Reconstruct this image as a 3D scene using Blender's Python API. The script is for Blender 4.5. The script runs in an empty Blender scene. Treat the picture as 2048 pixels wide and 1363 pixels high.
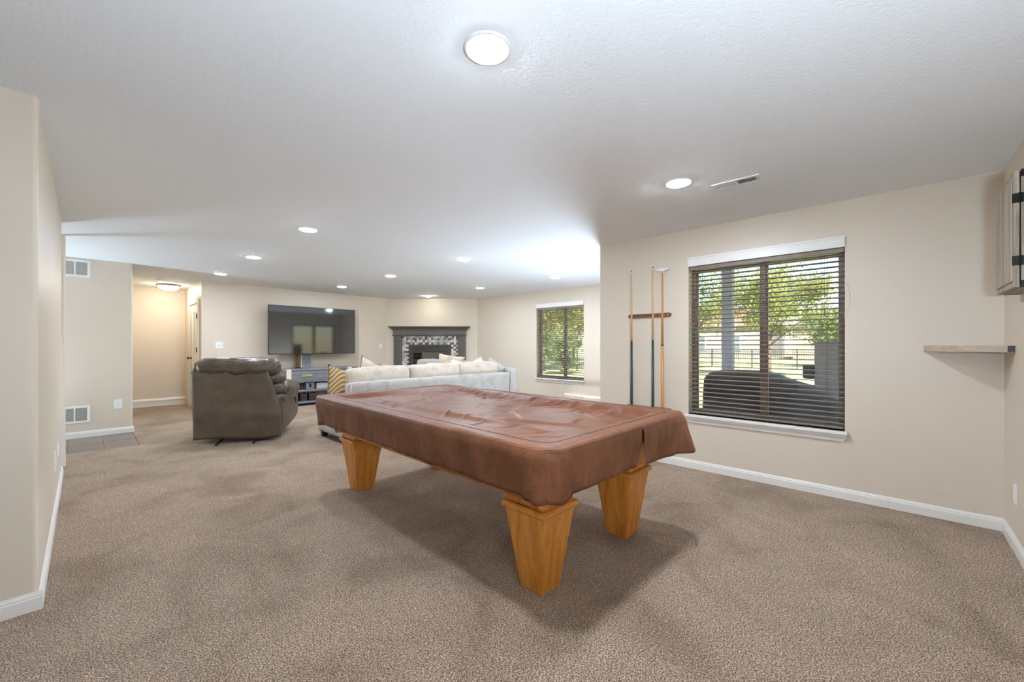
import bpy, bmesh, math, random
from mathutils import Vector, Matrix, noise

# ------------------------------------------------------------------ camera, sky, sun, exposure
scene = bpy.context.scene
COL = scene.collection
R = math.radians
PI = math.pi
random.seed(7)

CAM_H = 1.283
CEIL = 2.493
YAW = math.atan(857.0 / 808.0)
cam_d = bpy.data.cameras.new('camera')
cam_d.sensor_width = 36.0
cam_d.lens = 808.0 / 2048.0 * 36.0
cam_d.shift_y = (690.0 - 681.5) / 2048.0
cam_d.clip_start = 0.05
cam_d.clip_end = 500
cam = bpy.data.objects.new('camera', cam_d)
COL.objects.link(cam)
cam.location = (0, 0, CAM_H)
cam.rotation_euler = (R(90), 0, -YAW)
scene.camera = cam

SKY_STRENGTH = 0.36
SUN_STRENGTH = 22.0
LAMP = 375.0
FILL_LIGHT = 1150.0  # strength of the added fill lamps
world = bpy.data.worlds.new('world')
scene.world = world
world.use_nodes = True
wn = world.node_tree
wn.nodes.clear()
w_out = wn.nodes.new('ShaderNodeOutputWorld')
w_bg = wn.nodes.new('ShaderNodeBackground')
w_sky = wn.nodes.new('ShaderNodeTexSky')
w_sky.sky_type = 'NISHITA'
w_sky.sun_disc = False
w_sky.sun_elevation = R(48)
w_sky.sun_rotation = R(230)
w_sky.air_density = 1.2
w_sky.dust_density = 0.25
w_sky.ozone_density = 3.0
w_bg.inputs['Strength'].default_value = SKY_STRENGTH
wn.links.new(w_sky.outputs[0], w_bg.inputs[0])
wn.links.new(w_bg.outputs[0], w_out.inputs[0])

sun_d = bpy.data.lights.new('sun', 'SUN')
sun_d.energy = SUN_STRENGTH
sun_d.angle = R(0.6)
sun_d.color = (1.0, 0.95, 0.86)
sun = bpy.data.objects.new('sun', sun_d)
COL.objects.link(sun)
sun.rotation_euler = (R(42), 0, R(-55))     # shines from behind the house onto the yard

vs = scene.view_settings
vs.view_transform = 'Standard'
vs.look = 'None'
vs.exposure = 0.18
vs.gamma = 1.0
vs.use_curve_mapping = False
cy = scene.cycles
cy.use_denoising = True
cy.use_adaptive_sampling = True
cy.adaptive_threshold = 0.06
cy.use_light_tree = False
cy.max_bounces = 7
cy.diffuse_bounces = 4
cy.glossy_bounces = 3
cy.transmission_bounces = 4
cy.transparent_max_bounces = 12
cy.sample_clamp_indirect = 6.0
cy.caustics_reflective = False
cy.caustics_refractive = False

# ------------------------------------------------------------------ materials
def lin(c):
    c = c / 255.0
    return c / 12.92 if c <= 0.04045 else ((c + 0.055) / 1.055) ** 2.4
def rgb(*c):
    return (lin(c[0]), lin(c[1]), lin(c[2]), 1.0)

MATS = {}
def base_mat(name):
    m = bpy.data.materials.new(name)
    m.use_nodes = True
    MATS[name] = m
    nt = m.node_tree
    b = nt.nodes['Principled BSDF']
    return m, nt, b
def nd(nt, t, **kw):
    n = nt.nodes.new(t)
    for k, v in kw.items():
        if k in n.inputs:
            n.inputs[k].default_value = v
        else:
            setattr(n, k, v)
    return n
def coords(nt, scale=(1, 1, 1), rot=(0, 0, 0)):
    tc = nt.nodes.new('ShaderNodeTexCoord')
    mp = nt.nodes.new('ShaderNodeMapping')
    mp.inputs['Scale'].default_value = scale
    mp.inputs['Rotation'].default_value = rot
    nt.links.new(tc.outputs['Object'], mp.inputs['Vector'])
    return mp.outputs[0]
def ramp(nt, src, stops):
    r = nt.nodes.new('ShaderNodeValToRGB')
    el = r.color_ramp.elements
    el[0].position, el[0].color = stops[0]
    el[1].position, el[1].color = stops[-1]
    for p, c in stops[1:-1]:
        e = el.new(p)
        e.color = c
    nt.links.new(src, r.inputs[0])
    return r.outputs[0]
def bump(nt, b, src, strength, dist=0.01):
    bp = nt.nodes.new('ShaderNodeBump')
    bp.inputs['Strength'].default_value = strength
    bp.inputs['Distance'].default_value = dist
    nt.links.new(src, bp.inputs['Height'])
    nt.links.new(bp.outputs[0], b.inputs['Normal'])

def plain(name, col, rough=0.5, metal=0.0, var=0.0, vscale=6.0, bmp=0.0, bscale=60.0, bdist=0.004, spec=0.5, sheen=0.0):
    m, nt, b = base_mat(name)
    b.inputs['Base Color'].default_value = col
    b.inputs['Roughness'].default_value = rough
    b.inputs['Metallic'].default_value = metal
    b.inputs['Specular IOR Level'].default_value = spec
    if sheen:
        b.inputs['Sheen Weight'].default_value = sheen
        b.inputs['Sheen Roughness'].default_value = 0.5
    if var or bmp:
        v = coords(nt)
    if var:
        n = nd(nt, 'ShaderNodeTexNoise', Scale=vscale, Detail=4.0, Roughness=0.6)
        nt.links.new(v, n.inputs['Vector'])
        lo = tuple(max(0, c * (1 - var)) for c in col[:3]) + (1,)
        hi = tuple(min(1, c * (1 + var)) for c in col[:3]) + (1,)
        nt.links.new(ramp(nt, n.outputs['Fac'], [(0.3, lo), (0.7, hi)]), b.inputs['Base Color'])
    if bmp:
        n2 = nd(nt, 'ShaderNodeTexNoise', Scale=bscale, Detail=3.0, Roughness=0.6)
        nt.links.new(v, n2.inputs['Vector'])
        bump(nt, b, n2.outputs['Fac'], bmp, bdist)
    return m

def wood(name, dark, light, axis='z', rough=0.4, grain=28.0, stretch=0.05, bmp=0.15, spec=0.5):
    m, nt, b = base_mat(name)
    sc = {'x': (stretch, 1, 1), 'y': (1, stretch, 1), 'z': (1, 1, stretch)}[axis]
    v = coords(nt, sc)
    n = nd(nt, 'ShaderNodeTexNoise', Scale=grain, Detail=6.0, Roughness=0.65, Distortion=0.6)
    n2 = nd(nt, 'ShaderNodeTexNoise', Scale=grain * 6, Detail=3.0, Roughness=0.7)
    nt.links.new(v, n.inputs['Vector'])
    nt.links.new(v, n2.inputs['Vector'])
    mx = nd(nt, 'ShaderNodeMath', operation='ADD')
    m1 = nd(nt, 'ShaderNodeMath', operation='MULTIPLY')
    m1.inputs[1].default_value = 0.35
    nt.links.new(n2.outputs['Fac'], m1.inputs[0])
    nt.links.new(n.outputs['Fac'], mx.inputs[0])
    nt.links.new(m1.outputs[0], mx.inputs[1])
    mid = tuple((a + c) / 2 for a, c in zip(dark, light))
    nt.links.new(ramp(nt, mx.outputs[0], [(0.42, dark), (0.64, mid), (0.88, light)]), b.inputs['Base Color'])
    b.inputs['Roughness'].default_value = rough
    b.inputs['Specular IOR Level'].default_value = spec
    if bmp:
        bump(nt, b, mx.outputs[0], bmp, 0.002)
    return m

def carpet(name):
    m, nt, b = base_mat(name)
    v = coords(nt)
    fine = nd(nt, 'ShaderNodeTexNoise', Scale=170.0, Detail=2.0, Roughness=0.7, Distortion=0.3)
    vor = nd(nt, 'ShaderNodeTexVoronoi', Scale=230.0)
    big = nd(nt, 'ShaderNodeTexNoise', Scale=1.7, Detail=3.0, Roughness=0.55, Distortion=0.8)
    for n in (fine, vor, big):
        nt.links.new(v, n.inputs['Vector'])
    base = ramp(nt, fine.outputs['Fac'], [(0.36, rgb(78, 60, 46)), (0.46, rgb(140, 117, 97)), (0.54, rgb(182, 160, 139)), (0.64, rgb(222, 204, 184))])
    tuft = ramp(nt, vor.outputs['Color'], [(0.05, (0.60, 0.58, 0.55, 1)), (0.95, (1.45, 1.43, 1.41, 1))])
    mul = nd(nt, 'ShaderNodeMix', data_type='RGBA', blend_type='MULTIPLY')
    mul.inputs[0].default_value = 1.0
    nt.links.new(base, mul.inputs[6])
    nt.links.new(tuft, mul.inputs[7])
    patch = ramp(nt, big.outputs['Fac'], [(0.3, (0.76, 0.72, 0.68, 1)), (0.5, (1.0, 1.0, 1.0, 1)), (0.72, (1.18, 1.18, 1.19, 1))])
    mul2 = nd(nt, 'ShaderNodeMix', data_type='RGBA', blend_type='MULTIPLY')
    mul2.inputs[0].default_value = 1.0
    nt.links.new(mul.outputs[2], mul2.inputs[6])
    nt.links.new(patch, mul2.inputs[7])
    nt.links.new(mul2.outputs[2], b.inputs['Base Color'])
    b.inputs['Roughness'].default_value = 1.0
    b.inputs['Specular IOR Level'].default_value = 0.05
    b.inputs['Sheen Weight'].default_value = 0.15
    bump(nt, b, fine.outputs['Fac'], 0.9, 0.012)
    return m

def leather(name, dark, light, rough=0.36, bscale=9.0, bmp=0.25, spec=0.5, bdist=0.02):
    m, nt, b = base_mat(name)
    v = coords(nt)
    n = nd(nt, 'ShaderNodeTexNoise', Scale=5.0, Detail=5.0, Roughness=0.6)
    n2 = nd(nt, 'ShaderNodeTexNoise', Scale=bscale, Detail=6.0, Roughness=0.55, Distortion=0.8)
    n3 = nd(nt, 'ShaderNodeTexVoronoi', Scale=260.0)
    for q in (n, n2, n3):
        nt.links.new(v, q.inputs['Vector'])
    nt.links.new(ramp(nt, n.outputs['Fac'], [(0.3, dark), (0.7, light)]), b.inputs['Base Color'])
    b.inputs['Roughness'].default_value = rough
    b.inputs['Specular IOR Level'].default_value = spec
    a = nd(nt, 'ShaderNodeMath', operation='MULTIPLY')
    a.inputs[1].default_value = 0.04
    nt.links.new(n3.outputs['Distance'], a.inputs[0])
    s = nd(nt, 'ShaderNodeMath', operation='ADD')
    nt.links.new(a.outputs[0], s.inputs[0])
    nt.links.new(n2.outputs['Fac'], s.inputs[1])
    bump(nt, b, s.outputs[0], bmp, bdist)
    return m

def fabric(name, dark, light, scale=120.0, rough=0.9, bmp=0.4, sheen=0.3):
    m, nt, b = base_mat(name)
    v = coords(nt)
    n = nd(nt, 'ShaderNodeTexNoise', Scale=scale, Detail=2.0, Roughness=0.7)
    n2 = nd(nt, 'ShaderNodeTexNoise', Scale=7.0, Detail=4.0, Roughness=0.6, Distortion=0.5)
    ad = nd(nt, 'ShaderNodeMath', operation='ADD')
    for q in (n, n2):
        nt.links.new(v, q.inputs['Vector'])
    nt.links.new(n.outputs['Fac'], ad.inputs[0])
    nt.links.new(n2.outputs['Fac'], ad.inputs[1])
    nt.links.new(ramp(nt, ad.outputs[0], [(0.75, dark), (1.25, light)]), b.inputs['Base Color'])
    b.inputs['Roughness'].default_value = rough
    b.inputs['Specular IOR Level'].default_value = 0.2
    b.inputs['Sheen Weight'].default_value = sheen
    bump(nt, b, n.outputs['Fac'], bmp, 0.003)
    return m

def emit(name, col, strength):
    m, nt, b = base_mat(name)
    b.inputs['Base Color'].default_value = (0.9, 0.9, 0.9, 1)
    b.inputs['Emission Color'].default_value = col
    b.inputs['Emission Strength'].default_value = strength
    return m

def glass(name, tint=(0.97, 0.98, 0.98, 1), refl=0.05):
    m = bpy.data.materials.new(name)
    m.use_nodes = True
    nt = m.node_tree
    nt.nodes.clear()
    o = nt.nodes.new('ShaderNodeOutputMaterial')
    t = nt.nodes.new('ShaderNodeBsdfTransparent')
    t.inputs[0].default_value = tint
    g = nt.nodes.new('ShaderNodeBsdfGlossy')
    g.inputs['Roughness'].default_value = 0.02
    mx = nt.nodes.new('ShaderNodeMixShader')
    mx.inputs[0].default_value = refl
    nt.links.new(t.outputs[0], mx.inputs[1])
    nt.links.new(g.outputs[0], mx.inputs[2])
    nt.links.new(mx.outputs[0], o.inputs[0])
    MATS[name] = m
    return m

WALLC = rgb(221, 208, 190)
plain('wall_paint', WALLC, 0.42, var=0.015, vscale=1.5, bmp=0.12, bscale=70, bdist=0.003, spec=0.4)
plain('ceiling_paint', rgb(247, 249, 250), 0.85, bmp=0.4, bscale=66, bdist=0.008, spec=0.2)
plain('trim_white', rgb(240, 237, 230), 0.35, var=0.01)
plain('plate_white', rgb(246, 246, 243), 0.3)
plain('slot_dark', rgb(60, 58, 55), 0.6)
plain('vent_dark', rgb(70, 72, 74), 0.7)
plain('grille_recess', rgb(140, 134, 124), 0.7)
carpet('carpet')
plain('tile_brown', rgb(112, 99, 89), 0.3, var=0.16, vscale=9, bmp=0.1, bscale=30)
plain('grout', rgb(165, 152, 138), 0.9)
wood('oak', rgb(166, 96, 28), rgb(222, 152, 68), 'z', 0.38, 22)
wood('oak_y', rgb(166, 96, 28), rgb(222, 152, 68), 'y', 0.38, 22)
wood('oak_x', rgb(166, 96, 28), rgb(222, 152, 68), 'x', 0.38, 22)
leather('cover_leather', rgb(100, 60, 40), rgb(130, 84, 58), 0.40, 11.0, 0.3, 0.21, 0.02)
plain('cover_seam', rgb(40, 26, 20), 0.6)
plain('pocket_dark', rgb(58, 34, 24), 0.5)
leather('recliner_leather', rgb(56, 47, 39), rgb(92, 79, 66), 0.32, 14.0, 0.4, 0.5, 0.015)
leather('recliner_back_leather', rgb(78, 68, 57), rgb(102, 90, 76), 0.42, 4.0, 0.3, 0.45, 0.02)
plain('black_metal', rgb(28, 27, 26), 0.45, 0.6)
fabric('sofa_fabric', rgb(144, 140, 133), rgb(172, 168, 161))
fabric('cushion_fabric', rgb(164, 152, 136), rgb(196, 184, 168), 90)
fabric('pillow_beige', rgb(160, 142, 122), rgb(206, 190, 170), 140)
fabric('pillow_pale', rgb(196, 188, 178), rgb(236, 230, 222), 100)
fabric('pillow_grey', rgb(120, 116, 108), rgb(176, 170, 160), 60)
plain('piping_dark', rgb(84, 68, 52), 0.7)
plain('sofa_foot', rgb(44, 38, 34), 0.5)
plain('mantel_paint', rgb(98, 92, 85), 0.42, var=0.05, bmp=0.05)
plain('firebox_black', rgb(68, 66, 63), 0.4, 0.2)
plain('firebox_brick', rgb(70, 62, 56), 0.8, var=0.3, vscale=20)
plain('tile_white', rgb(232, 228, 218), 0.2)
plain('tile_grey', rgb(176, 176, 170), 0.2, var=0.15, vscale=30)
plain('tile_dark', rgb(78, 70, 62), 0.25)
plain('log_brown', rgb(150, 120, 92), 0.9, var=0.3, vscale=20, bmp=0.4)
wood('console_grey', rgb(92, 92, 98), rgb(142, 144, 152), 'x', 0.5, 18)
plain('console_cream', rgb(232, 220, 196), 0.45)
plain('brass', rgb(206, 190, 150), 0.35, 0.6)
plain('tv_black', rgb(18, 18, 19), 0.3)
plain('tv_screen', rgb(14, 14, 15), 0.06)
MATS['tv_screen'].node_tree.nodes['Principled BSDF'].inputs['IOR'].default_value = 1.9
plain('speaker_grey', rgb(150, 152, 158), 0.5)
plain('box_white', rgb(226, 226, 226), 0.5)
plain('bin_dark', rgb(62, 54, 50), 0.7, var=0.2, vscale=30)
wood('blind_wood', rgb(106, 94, 84), rgb(144, 130, 118), 'y', 0.45, 30, bmp=0.05)
plain('frame_bronze', rgb(140, 124, 108), 0.45)
plain('cord_brown', rgb(96, 84, 72), 0.7)
plain('cord_white', rgb(236, 234, 228), 0.6)
glass('window_glass', refl=0.09)
glass('fire_glass', (0.55, 0.55, 0.55, 1), 0.22)
wood('rustic_grey', rgb(112, 98, 82), rgb(190, 178, 160), 'z', 0.6, 40, 0.04, 0.4)
wood('shelf_wood', rgb(158, 140, 116), rgb(202, 186, 162), 'y', 0.45, 26)
wood('pale_wood', rgb(196, 170, 140), rgb(226, 204, 178), 'y', 0.5, 20)
wood('maple', rgb(196, 164, 116), rgb(226, 198, 152), 'z', 0.3, 14)
wood('amber_wood', rgb(186, 128, 66), rgb(214, 158, 92), 'z', 0.3, 14)
plain('cue_wrap_dark', rgb(38, 46, 44), 0.4)
plain('cue_wrap_green', rgb(30, 58, 44), 0.4)
plain('tip_dark', rgb(30, 34, 38), 0.7)
wood('rack_wood', rgb(92, 60, 40), rgb(140, 96, 66), 'y', 0.4, 26)
plain('knob_bronze', rgb(84, 74, 66), 0.35, 0.8)
plain('nickel', rgb(176, 172, 166), 0.35, 0.7)
plain('door_paint', rgb(236, 230, 218), 0.4)
emit('lamp_lens', (0.78, 0.87, 1.0, 1), LAMP)
emit('lamp_lens_near', (0.78, 0.87, 1.0, 1), LAMP * 1.25)
emit('fill_dome', (0.68, 0.83, 1.0, 1), FILL_LIGHT * 0.6)  # this and the next two: domes of the added, unseen fill lamps
emit('fill_dome_soft', (0.70, 0.84, 1.0, 1), FILL_LIGHT * 0.44)
emit('fill_dome_dim', (0.62, 0.80, 1.0, 1), FILL_LIGHT * 0.09)
emit('lamp_lens_warm', (1.0, 0.93, 0.80, 1), 40.0)
emit('lamp_lens_mantel', (1.0, 0.96, 0.88, 1), 140.0)
plain('lawn_grass', rgb(164, 170, 112), 0.95, var=0.22, vscale=1.2, bmp=0.6, bscale=25, bdist=0.03)
plain('concrete', rgb(190, 184, 174), 0.9, var=0.08)
plain('post_grey', rgb(140, 142, 154), 0.7, var=0.12, vscale=12)
plain('soffit_grey', rgb(150, 142, 132), 0.7)
plain('grill_cover', rgb(74, 76, 90), 0.62, var=0.2, vscale=5, bmp=0.4, bscale=8, bdist=0.02)
plain('fence_black', rgb(44, 44, 46), 0.5)
plain('house_grey', rgb(128, 124, 122), 0.8, var=0.05)
plain('house_tan', rgb(146, 130, 118), 0.8, var=0.05)
plain('roof_red', rgb(146, 108, 96), 0.9, var=0.12, vscale=3)
plain('roof_grey', rgb(112, 106, 102), 0.9, var=0.12, vscale=3)
plain('brick_red', rgb(172, 112, 92), 0.9, var=0.2, vscale=8)
plain('house_glass', rgb(96, 104, 116), 0.15)
plain('leaf_green', rgb(138, 150, 92), 0.7, var=0.35, vscale=0.9)
plain('leaf_yellow', rgb(182, 176, 112), 0.7, var=0.3, vscale=0.9)
plain('leaf_bright', rgb(206, 204, 120), 0.7, var=0.2, vscale=0.9)
plain('leaf_dark', rgb(108, 126, 80), 0.7, var=0.35, vscale=0.9)
plain('bark', rgb(110, 94, 80), 0.9, var=0.2, vscale=10)

for nm in ('leaf_green', 'leaf_yellow', 'leaf_bright', 'leaf_dark'):
    nt_ = MATS[nm].node_tree
    b_ = nt_.nodes['Principled BSDF']
    out_ = nt_.nodes['Material Output']
    tr_ = nt_.nodes.new('ShaderNodeBsdfTranslucent')
    mx_ = nt_.nodes.new('ShaderNodeMixShader')
    mx_.inputs[0].default_value = 0.55
    nt_.links.new(b_.inputs['Base Color'].links[0].from_socket, tr_.inputs[0])
    nt_.links.new(b_.outputs[0], mx_.inputs[1])
    nt_.links.new(tr_.outputs[0], mx_.inputs[2])
    nt_.links.new(mx_.outputs[0], out_.inputs[0])

def pattern_pillow():
    m, nt, b = base_mat('pillow_fern')
    v = coords(nt)
    sx = nd(nt, 'ShaderNodeSeparateXYZ')
    nt.links.new(v, sx.inputs[0])
    ab = nd(nt, 'ShaderNodeMath', operation='ABSOLUTE')
    nt.links.new(sx.outputs['X'], ab.inputs[0])
    sq = nd(nt, 'ShaderNodeMath', operation='MULTIPLY')
    nt.links.new(ab.outputs[0], sq.inputs[0])
    nt.links.new(ab.outputs[0], sq.inputs[1])
    a = nd(nt, 'ShaderNodeMath', operation='MULTIPLY_ADD')
    nt.links.new(sq.outputs[0], a.inputs[0])
    a.inputs[1].default_value = 4.0
    nt.links.new(sx.outputs['Z'], a.inputs[2])
    f = nd(nt, 'ShaderNodeMath', operation='MULTIPLY')
    nt.links.new(a.outputs[0], f.inputs[0])
    f.inputs[1].default_value = 100.0
    s = nd(nt, 'ShaderNodeMath', operation='SINE')
    nt.links.new(f.outputs[0], s.inputs[0])
    st = nd(nt, 'ShaderNodeMath', operation='GREATER_THAN')
    nt.links.new(s.outputs[0], st.inputs[0])
    st.inputs[1].default_value = -0.1
    vein = nd(nt, 'ShaderNodeMath', operation='GREATER_THAN')
    nt.links.new(ab.outputs[0], vein.inputs[0])
    vein.inputs[1].default_value = 0.012
    mu = nd(nt, 'ShaderNodeMath', operation='MULTIPLY')
    nt.links.new(st.outputs[0], mu.inputs[0])
    nt.links.new(vein.outputs[0], mu.inputs[1])
    nt.links.new(ramp(nt, mu.outputs[0], [(0.0, rgb(184, 154, 108)), (1.0, rgb(118, 95, 62))]), b.inputs['Base Color'])
    b.inputs['Roughness'].default_value = 0.85
    return m
pattern_pillow()
M = MATS

# ------------------------------------------------------------------ mesh helpers
def link(o, parent=None):
    COL.objects.link(o)
    if parent is not None:
        o.parent = parent
    return o
def done(name, bm, mats, parent=None, smooth=False, loc=None, rot=None):
    me = bpy.data.meshes.new(name)
    bmesh.ops.recalc_face_normals(bm, faces=bm.faces[:])
    if smooth:
        for f in bm.faces:
            f.smooth = True
    bm.to_mesh(me)
    bm.free()
    for mm in (mats if isinstance(mats, (list, tuple)) else [mats]):
        me.materials.append(M[mm] if isinstance(mm, str) else mm)
    o = bpy.data.objects.new(name, me)
    if loc is not None:
        o.location = loc
    if rot is not None:
        o.rotation_euler = rot
    return link(o, parent)
def share(name, me, parent=None, loc=(0, 0, 0), rot=(0, 0, 0)):
    o = bpy.data.objects.new(name, me)
    o.location = loc
    o.rotation_euler = rot
    return link(o, parent)
def tag(o, label, cat, group=None, kind=None):
    o['label'] = label
    o['category'] = cat
    if group:
        o['group'] = group
    if kind:
        o['kind'] = kind
    return o
def struct(o, label, cat):
    return tag(o, label, cat, kind='structure')
def thing(name, label, cat, loc=(0, 0, 0), rotz=0.0, group=None):
    o = bpy.data.objects.new(name, None)
    o.empty_display_size = 0.1
    o.location = loc
    o.rotation_euler = (0, 0, rotz)
    link(o)
    return tag(o, label, cat, group)
def NB():
    return bmesh.new()
def bx(bm, x0, x1, y0, y1, z0, z1, mi=0):
    v = [bm.verts.new((x, y, z)) for x in (x0, x1) for y in (y0, y1) for z in (z0, z1)]
    fs = [(0, 1, 3, 2), (4, 6, 7, 5), (0, 4, 5, 1), (2, 3, 7, 6), (0, 2, 6, 4), (1, 5, 7, 3)]
    out = []
    for f in fs:
        q = bm.faces.new([v[i] for i in f])
        q.material_index = mi
        out.append(q)
    return v
def rbx(x0, x1, y0, y1, z0, z1, r=0.01, seg=2):
    bm = NB()
    bx(bm, x0, x1, y0, y1, z0, z1)
    bmesh.ops.recalc_face_normals(bm, faces=bm.faces[:])
    bmesh.ops.bevel(bm, geom=bm.edges[:], offset=r, segments=seg, affect='EDGES', profile=0.5)
    return bm
def one_box(name, x0, x1, y0, y1, z0, z1, mat, parent=None, r=0.0):
    if r:
        bm = rbx(x0, x1, y0, y1, z0, z1, r)
    else:
        bm = NB()
        bx(bm, x0, x1, y0, y1, z0, z1)
    return done(name, bm, mat, parent)
def prism(bm, pts, z0, z1):
    """polygon (x, y) extruded along z"""
    a = [bm.verts.new((p[0], p[1], z0)) for p in pts]
    b = [bm.verts.new((p[0], p[1], z1)) for p in pts]
    n = len(pts)
    bm.faces.new(a[::-1])
    bm.faces.new(b)
    for i in range(n):
        bm.faces.new([a[i], a[(i + 1) % n], b[(i + 1) % n], b[i]])
def lathe(bm, prof, seg=24, center=(0, 0), cap=True):
    rings = []
    for r, z in prof:
        rings.append([bm.verts.new((center[0] + r * math.cos(2 * PI * i / seg), center[1] + r * math.sin(2 * PI * i / seg), z)) for i in range(seg)])
    for k in range(len(rings) - 1):
        for i in range(seg):
            j = (i + 1) % seg
            bm.faces.new([rings[k][i], rings[k][j], rings[k + 1][j], rings[k + 1][i]])
    if cap:
        bm.faces.new(rings[0][::-1])
        bm.faces.new(rings[-1])
def tube(bm, pts, r, seg=6, closed=False):
    pts = [Vector(p) for p in pts]
    rings = []
    n = len(pts)
    for i, p in enumerate(pts):
        rr = r[i] if isinstance(r, (list, tuple)) else r
        a = pts[(i - 1) % n] if (closed or i > 0) else p
        c = pts[(i + 1) % n] if (closed or i < n - 1) else p
        t = (c - a).normalized()
        up = Vector((0, 0, 1)) if abs(t.z) < 0.9 else Vector((1, 0, 0))
        u = t.cross(up).normalized()
        w = u.cross(t).normalized()
        rings.append([bm.verts.new(p + (u * math.cos(2 * PI * k / seg) + w * math.sin(2 * PI * k / seg)) * rr) for k in range(seg)])
    m = n if closed else n - 1
    for i in range(m):
        A, B = rings[i], rings[(i + 1) % n]
        for k in range(seg):
            j = (k + 1) % seg
            bm.faces.new([A[k], A[j], B[j], B[k]])
    if not closed:
        bm.faces.new(rings[0][::-1])
        bm.faces.new(rings[-1])
def profile_run(bm, p0, p1, prof, nrm):
    """sweep a (offset, z) profile along the floor line p0-p1; nrm points into the room"""
    A = [bm.verts.new((p0[0] + nrm[0] * o, p0[1] + nrm[1] * o, z)) for o, z in prof]
    B = [bm.verts.new((p1[0] + nrm[0] * o, p1[1] + nrm[1] * o, z)) for o, z in prof]
    n = len(prof)
    for i in range(n):
        j = (i + 1) % n
        bm.faces.new([A[i], A[j], B[j], B[i]])
    bm.faces.new(A[::-1])
    bm.faces.new(B)
def soft(sx, sy, sz, r, puff=(0, 0, 0), n=12, wr=0.0, wscale=6.0, seed=0.0, tuck=None):
    """rounded, puffed box centred on the origin; puff per axis; wr = wrinkle height"""
    bm = NB()
    hs = (sx / 2, sy / 2, sz / 2)
    cache = {}
    ts = [math.sin((2.0 * i / n - 1) * PI / 2) * 0.35 + (2.0 * i / n - 1) * 0.65 for i in range(n + 1)]
    def vert(p):
        key = tuple(round(c, 5) for c in p)
        if key in cache:
            return cache[key]
        q = Vector([p[i] * hs[i] for i in range(3)])
        c = Vector([max(-(hs[i] - r), min(hs[i] - r, q[i])) for i in range(3)])
        d = q - c
        q2 = c + d.normalized() * r if d.length > 1e-9 else q
        for i in range(3):
            j, k = (i + 1) % 3, (i + 2) % 3
            if puff[i]:
                q2[i] += puff[i] * p[i] * (1 - p[j] ** 2) * (1 - p[k] ** 2)
        if wr:
            s = noise.noise(Vector((q.x * wscale + seed, q.y * wscale, q.z * wscale))) + 0.5 * noise.noise(Vector((q.x * wscale * 2.3, q.y * wscale * 2.3 + seed, q.z * wscale * 2.3)))
            q2 += Vector(p).normalized() * wr * s
        if tuck:
            q2 = tuck(q2, p)
        cache[key] = bm.verts.new(q2)
        return cache[key]
    for ax in range(3):
        for sgn in (-1, 1):
            for i in range(n):
                for j in range(n):
                    quad = []
                    for a, b2 in ((ts[i], ts[j]), (ts[i + 1], ts[j]), (ts[i + 1], ts[j + 1]), (ts[i], ts[j + 1])):
                        p = [0, 0, 0]
                        p[ax] = sgn
                        p[(ax + 1) % 3] = a
                        p[(ax + 2) % 3] = b2
                        quad.append(vert(p))
                    try:
                        bm.faces.new(quad)
                    except ValueError:
                        pass
    return bm
def throw_pillow_bm(w, h, t, n=16, pinch=0.10, seed=0.0):
    """pillow in the XZ plane, thickness along Y"""
    bm = NB()
    g = {}
    for s in (-1, 1):
        for i in range(n + 1):
            for j in range(n + 1):
                u, v = 2.0 * i / n - 1, 2.0 * j / n - 1
                edge = i in (0, n) or j in (0, n)
                if edge and s == 1:
                    g[(s, i, j)] = g[(-1, i, j)]
                    continue
                x = u * w / 2 * (1 - pinch * (1 - v * v) * u * u * 0.9)
                z = v * h / 2 * (1 - pinch * (1 - u * u) * v * v * 0.9)
                th = t / 2 * ((1 - u * u) * (1 - v * v)) ** 0.42
                th *= 1 + 0.12 * noise.noise(Vector((u * 2.2 + seed, v * 2.2, s)))
                g[(s, i, j)] = bm.verts.new((x, s * th, z))
        for i in range(n):
            for j in range(n):
                try:
                    bm.faces.new([g[(s, i, j)], g[(s, i + 1, j)], g[(s, i + 1, j + 1)], g[(s, i, j + 1)]])
                except ValueError:
                    pass
    return bm
def pillow_rim(w, h, n=16, pinch=0.10):
    pts = []
    seq = [(i, 0) for i in range(n)] + [(n, j) for j in range(n)] + [(n - i, n) for i in range(n)] + [(0, n - j) for j in range(n)]
    for i, j in seq:
        u, v = 2.0 * i / n - 1, 2.0 * j / n - 1
        pts.append((u * w / 2 * (1 - pinch * (1 - v * v) * u * u * 0.9), 0, v * h / 2 * (1 - pinch * (1 - u * u) * v * v * 0.9)))
    return pts

# ------------------------------------------------------------------ the room shell
XE = 4.36        # near window wall
XF = 7.02        # far window wall
YS = -0.56       # wall with the dartboard cabinet
YC = 2.62        # outside corner of the near window wall
YN = 9.52        # wall behind the television
XL = -0.15       # left wall
YL = 3.03
XB = -3.7        # wall behind the camera
HALL_Y = 11.3
T = 0.18

# carpet with a cut-out for the tiled nook
bm = NB()
for a in ((XB - T, XF + T, YS - T, 7.08), (0.5, XF + T, 7.08, 8.2), (0.3, XF + T, 8.2, HALL_Y + T)):
    bx(bm, a[0], a[1], a[2], a[3], -0.12, 0.0)
struct(done('floor', bm, 'carpet'), 'speckled brown and taupe carpet covering the room floor', 'floor')

tf = struct(one_box('floor_tiled', -1.75, 0.5, 7.08, 8.2, -0.12, -0.012, 'grout'), 'brown tiled floor of the nook beside the carpet', 'tile floor')
tile_me = None
for i in range(7):
    for j in range(2):
        x1 = 0.497 - i * 0.318
        y0 = 7.083 + j * 0.56
        if tile_me is None:
            t0 = done('tile', rbx(-0.1575, 0.1575, -0.2775, 0.2775, -0.01, 0, 0.002, 1), 'tile_brown', tf)
            tile_me = t0.data
        else:
            t0 = share('tile', tile_me, tf)
        t0.location = (x1 - 0.1575, y0 + 0.2775, -0.003)

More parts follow.
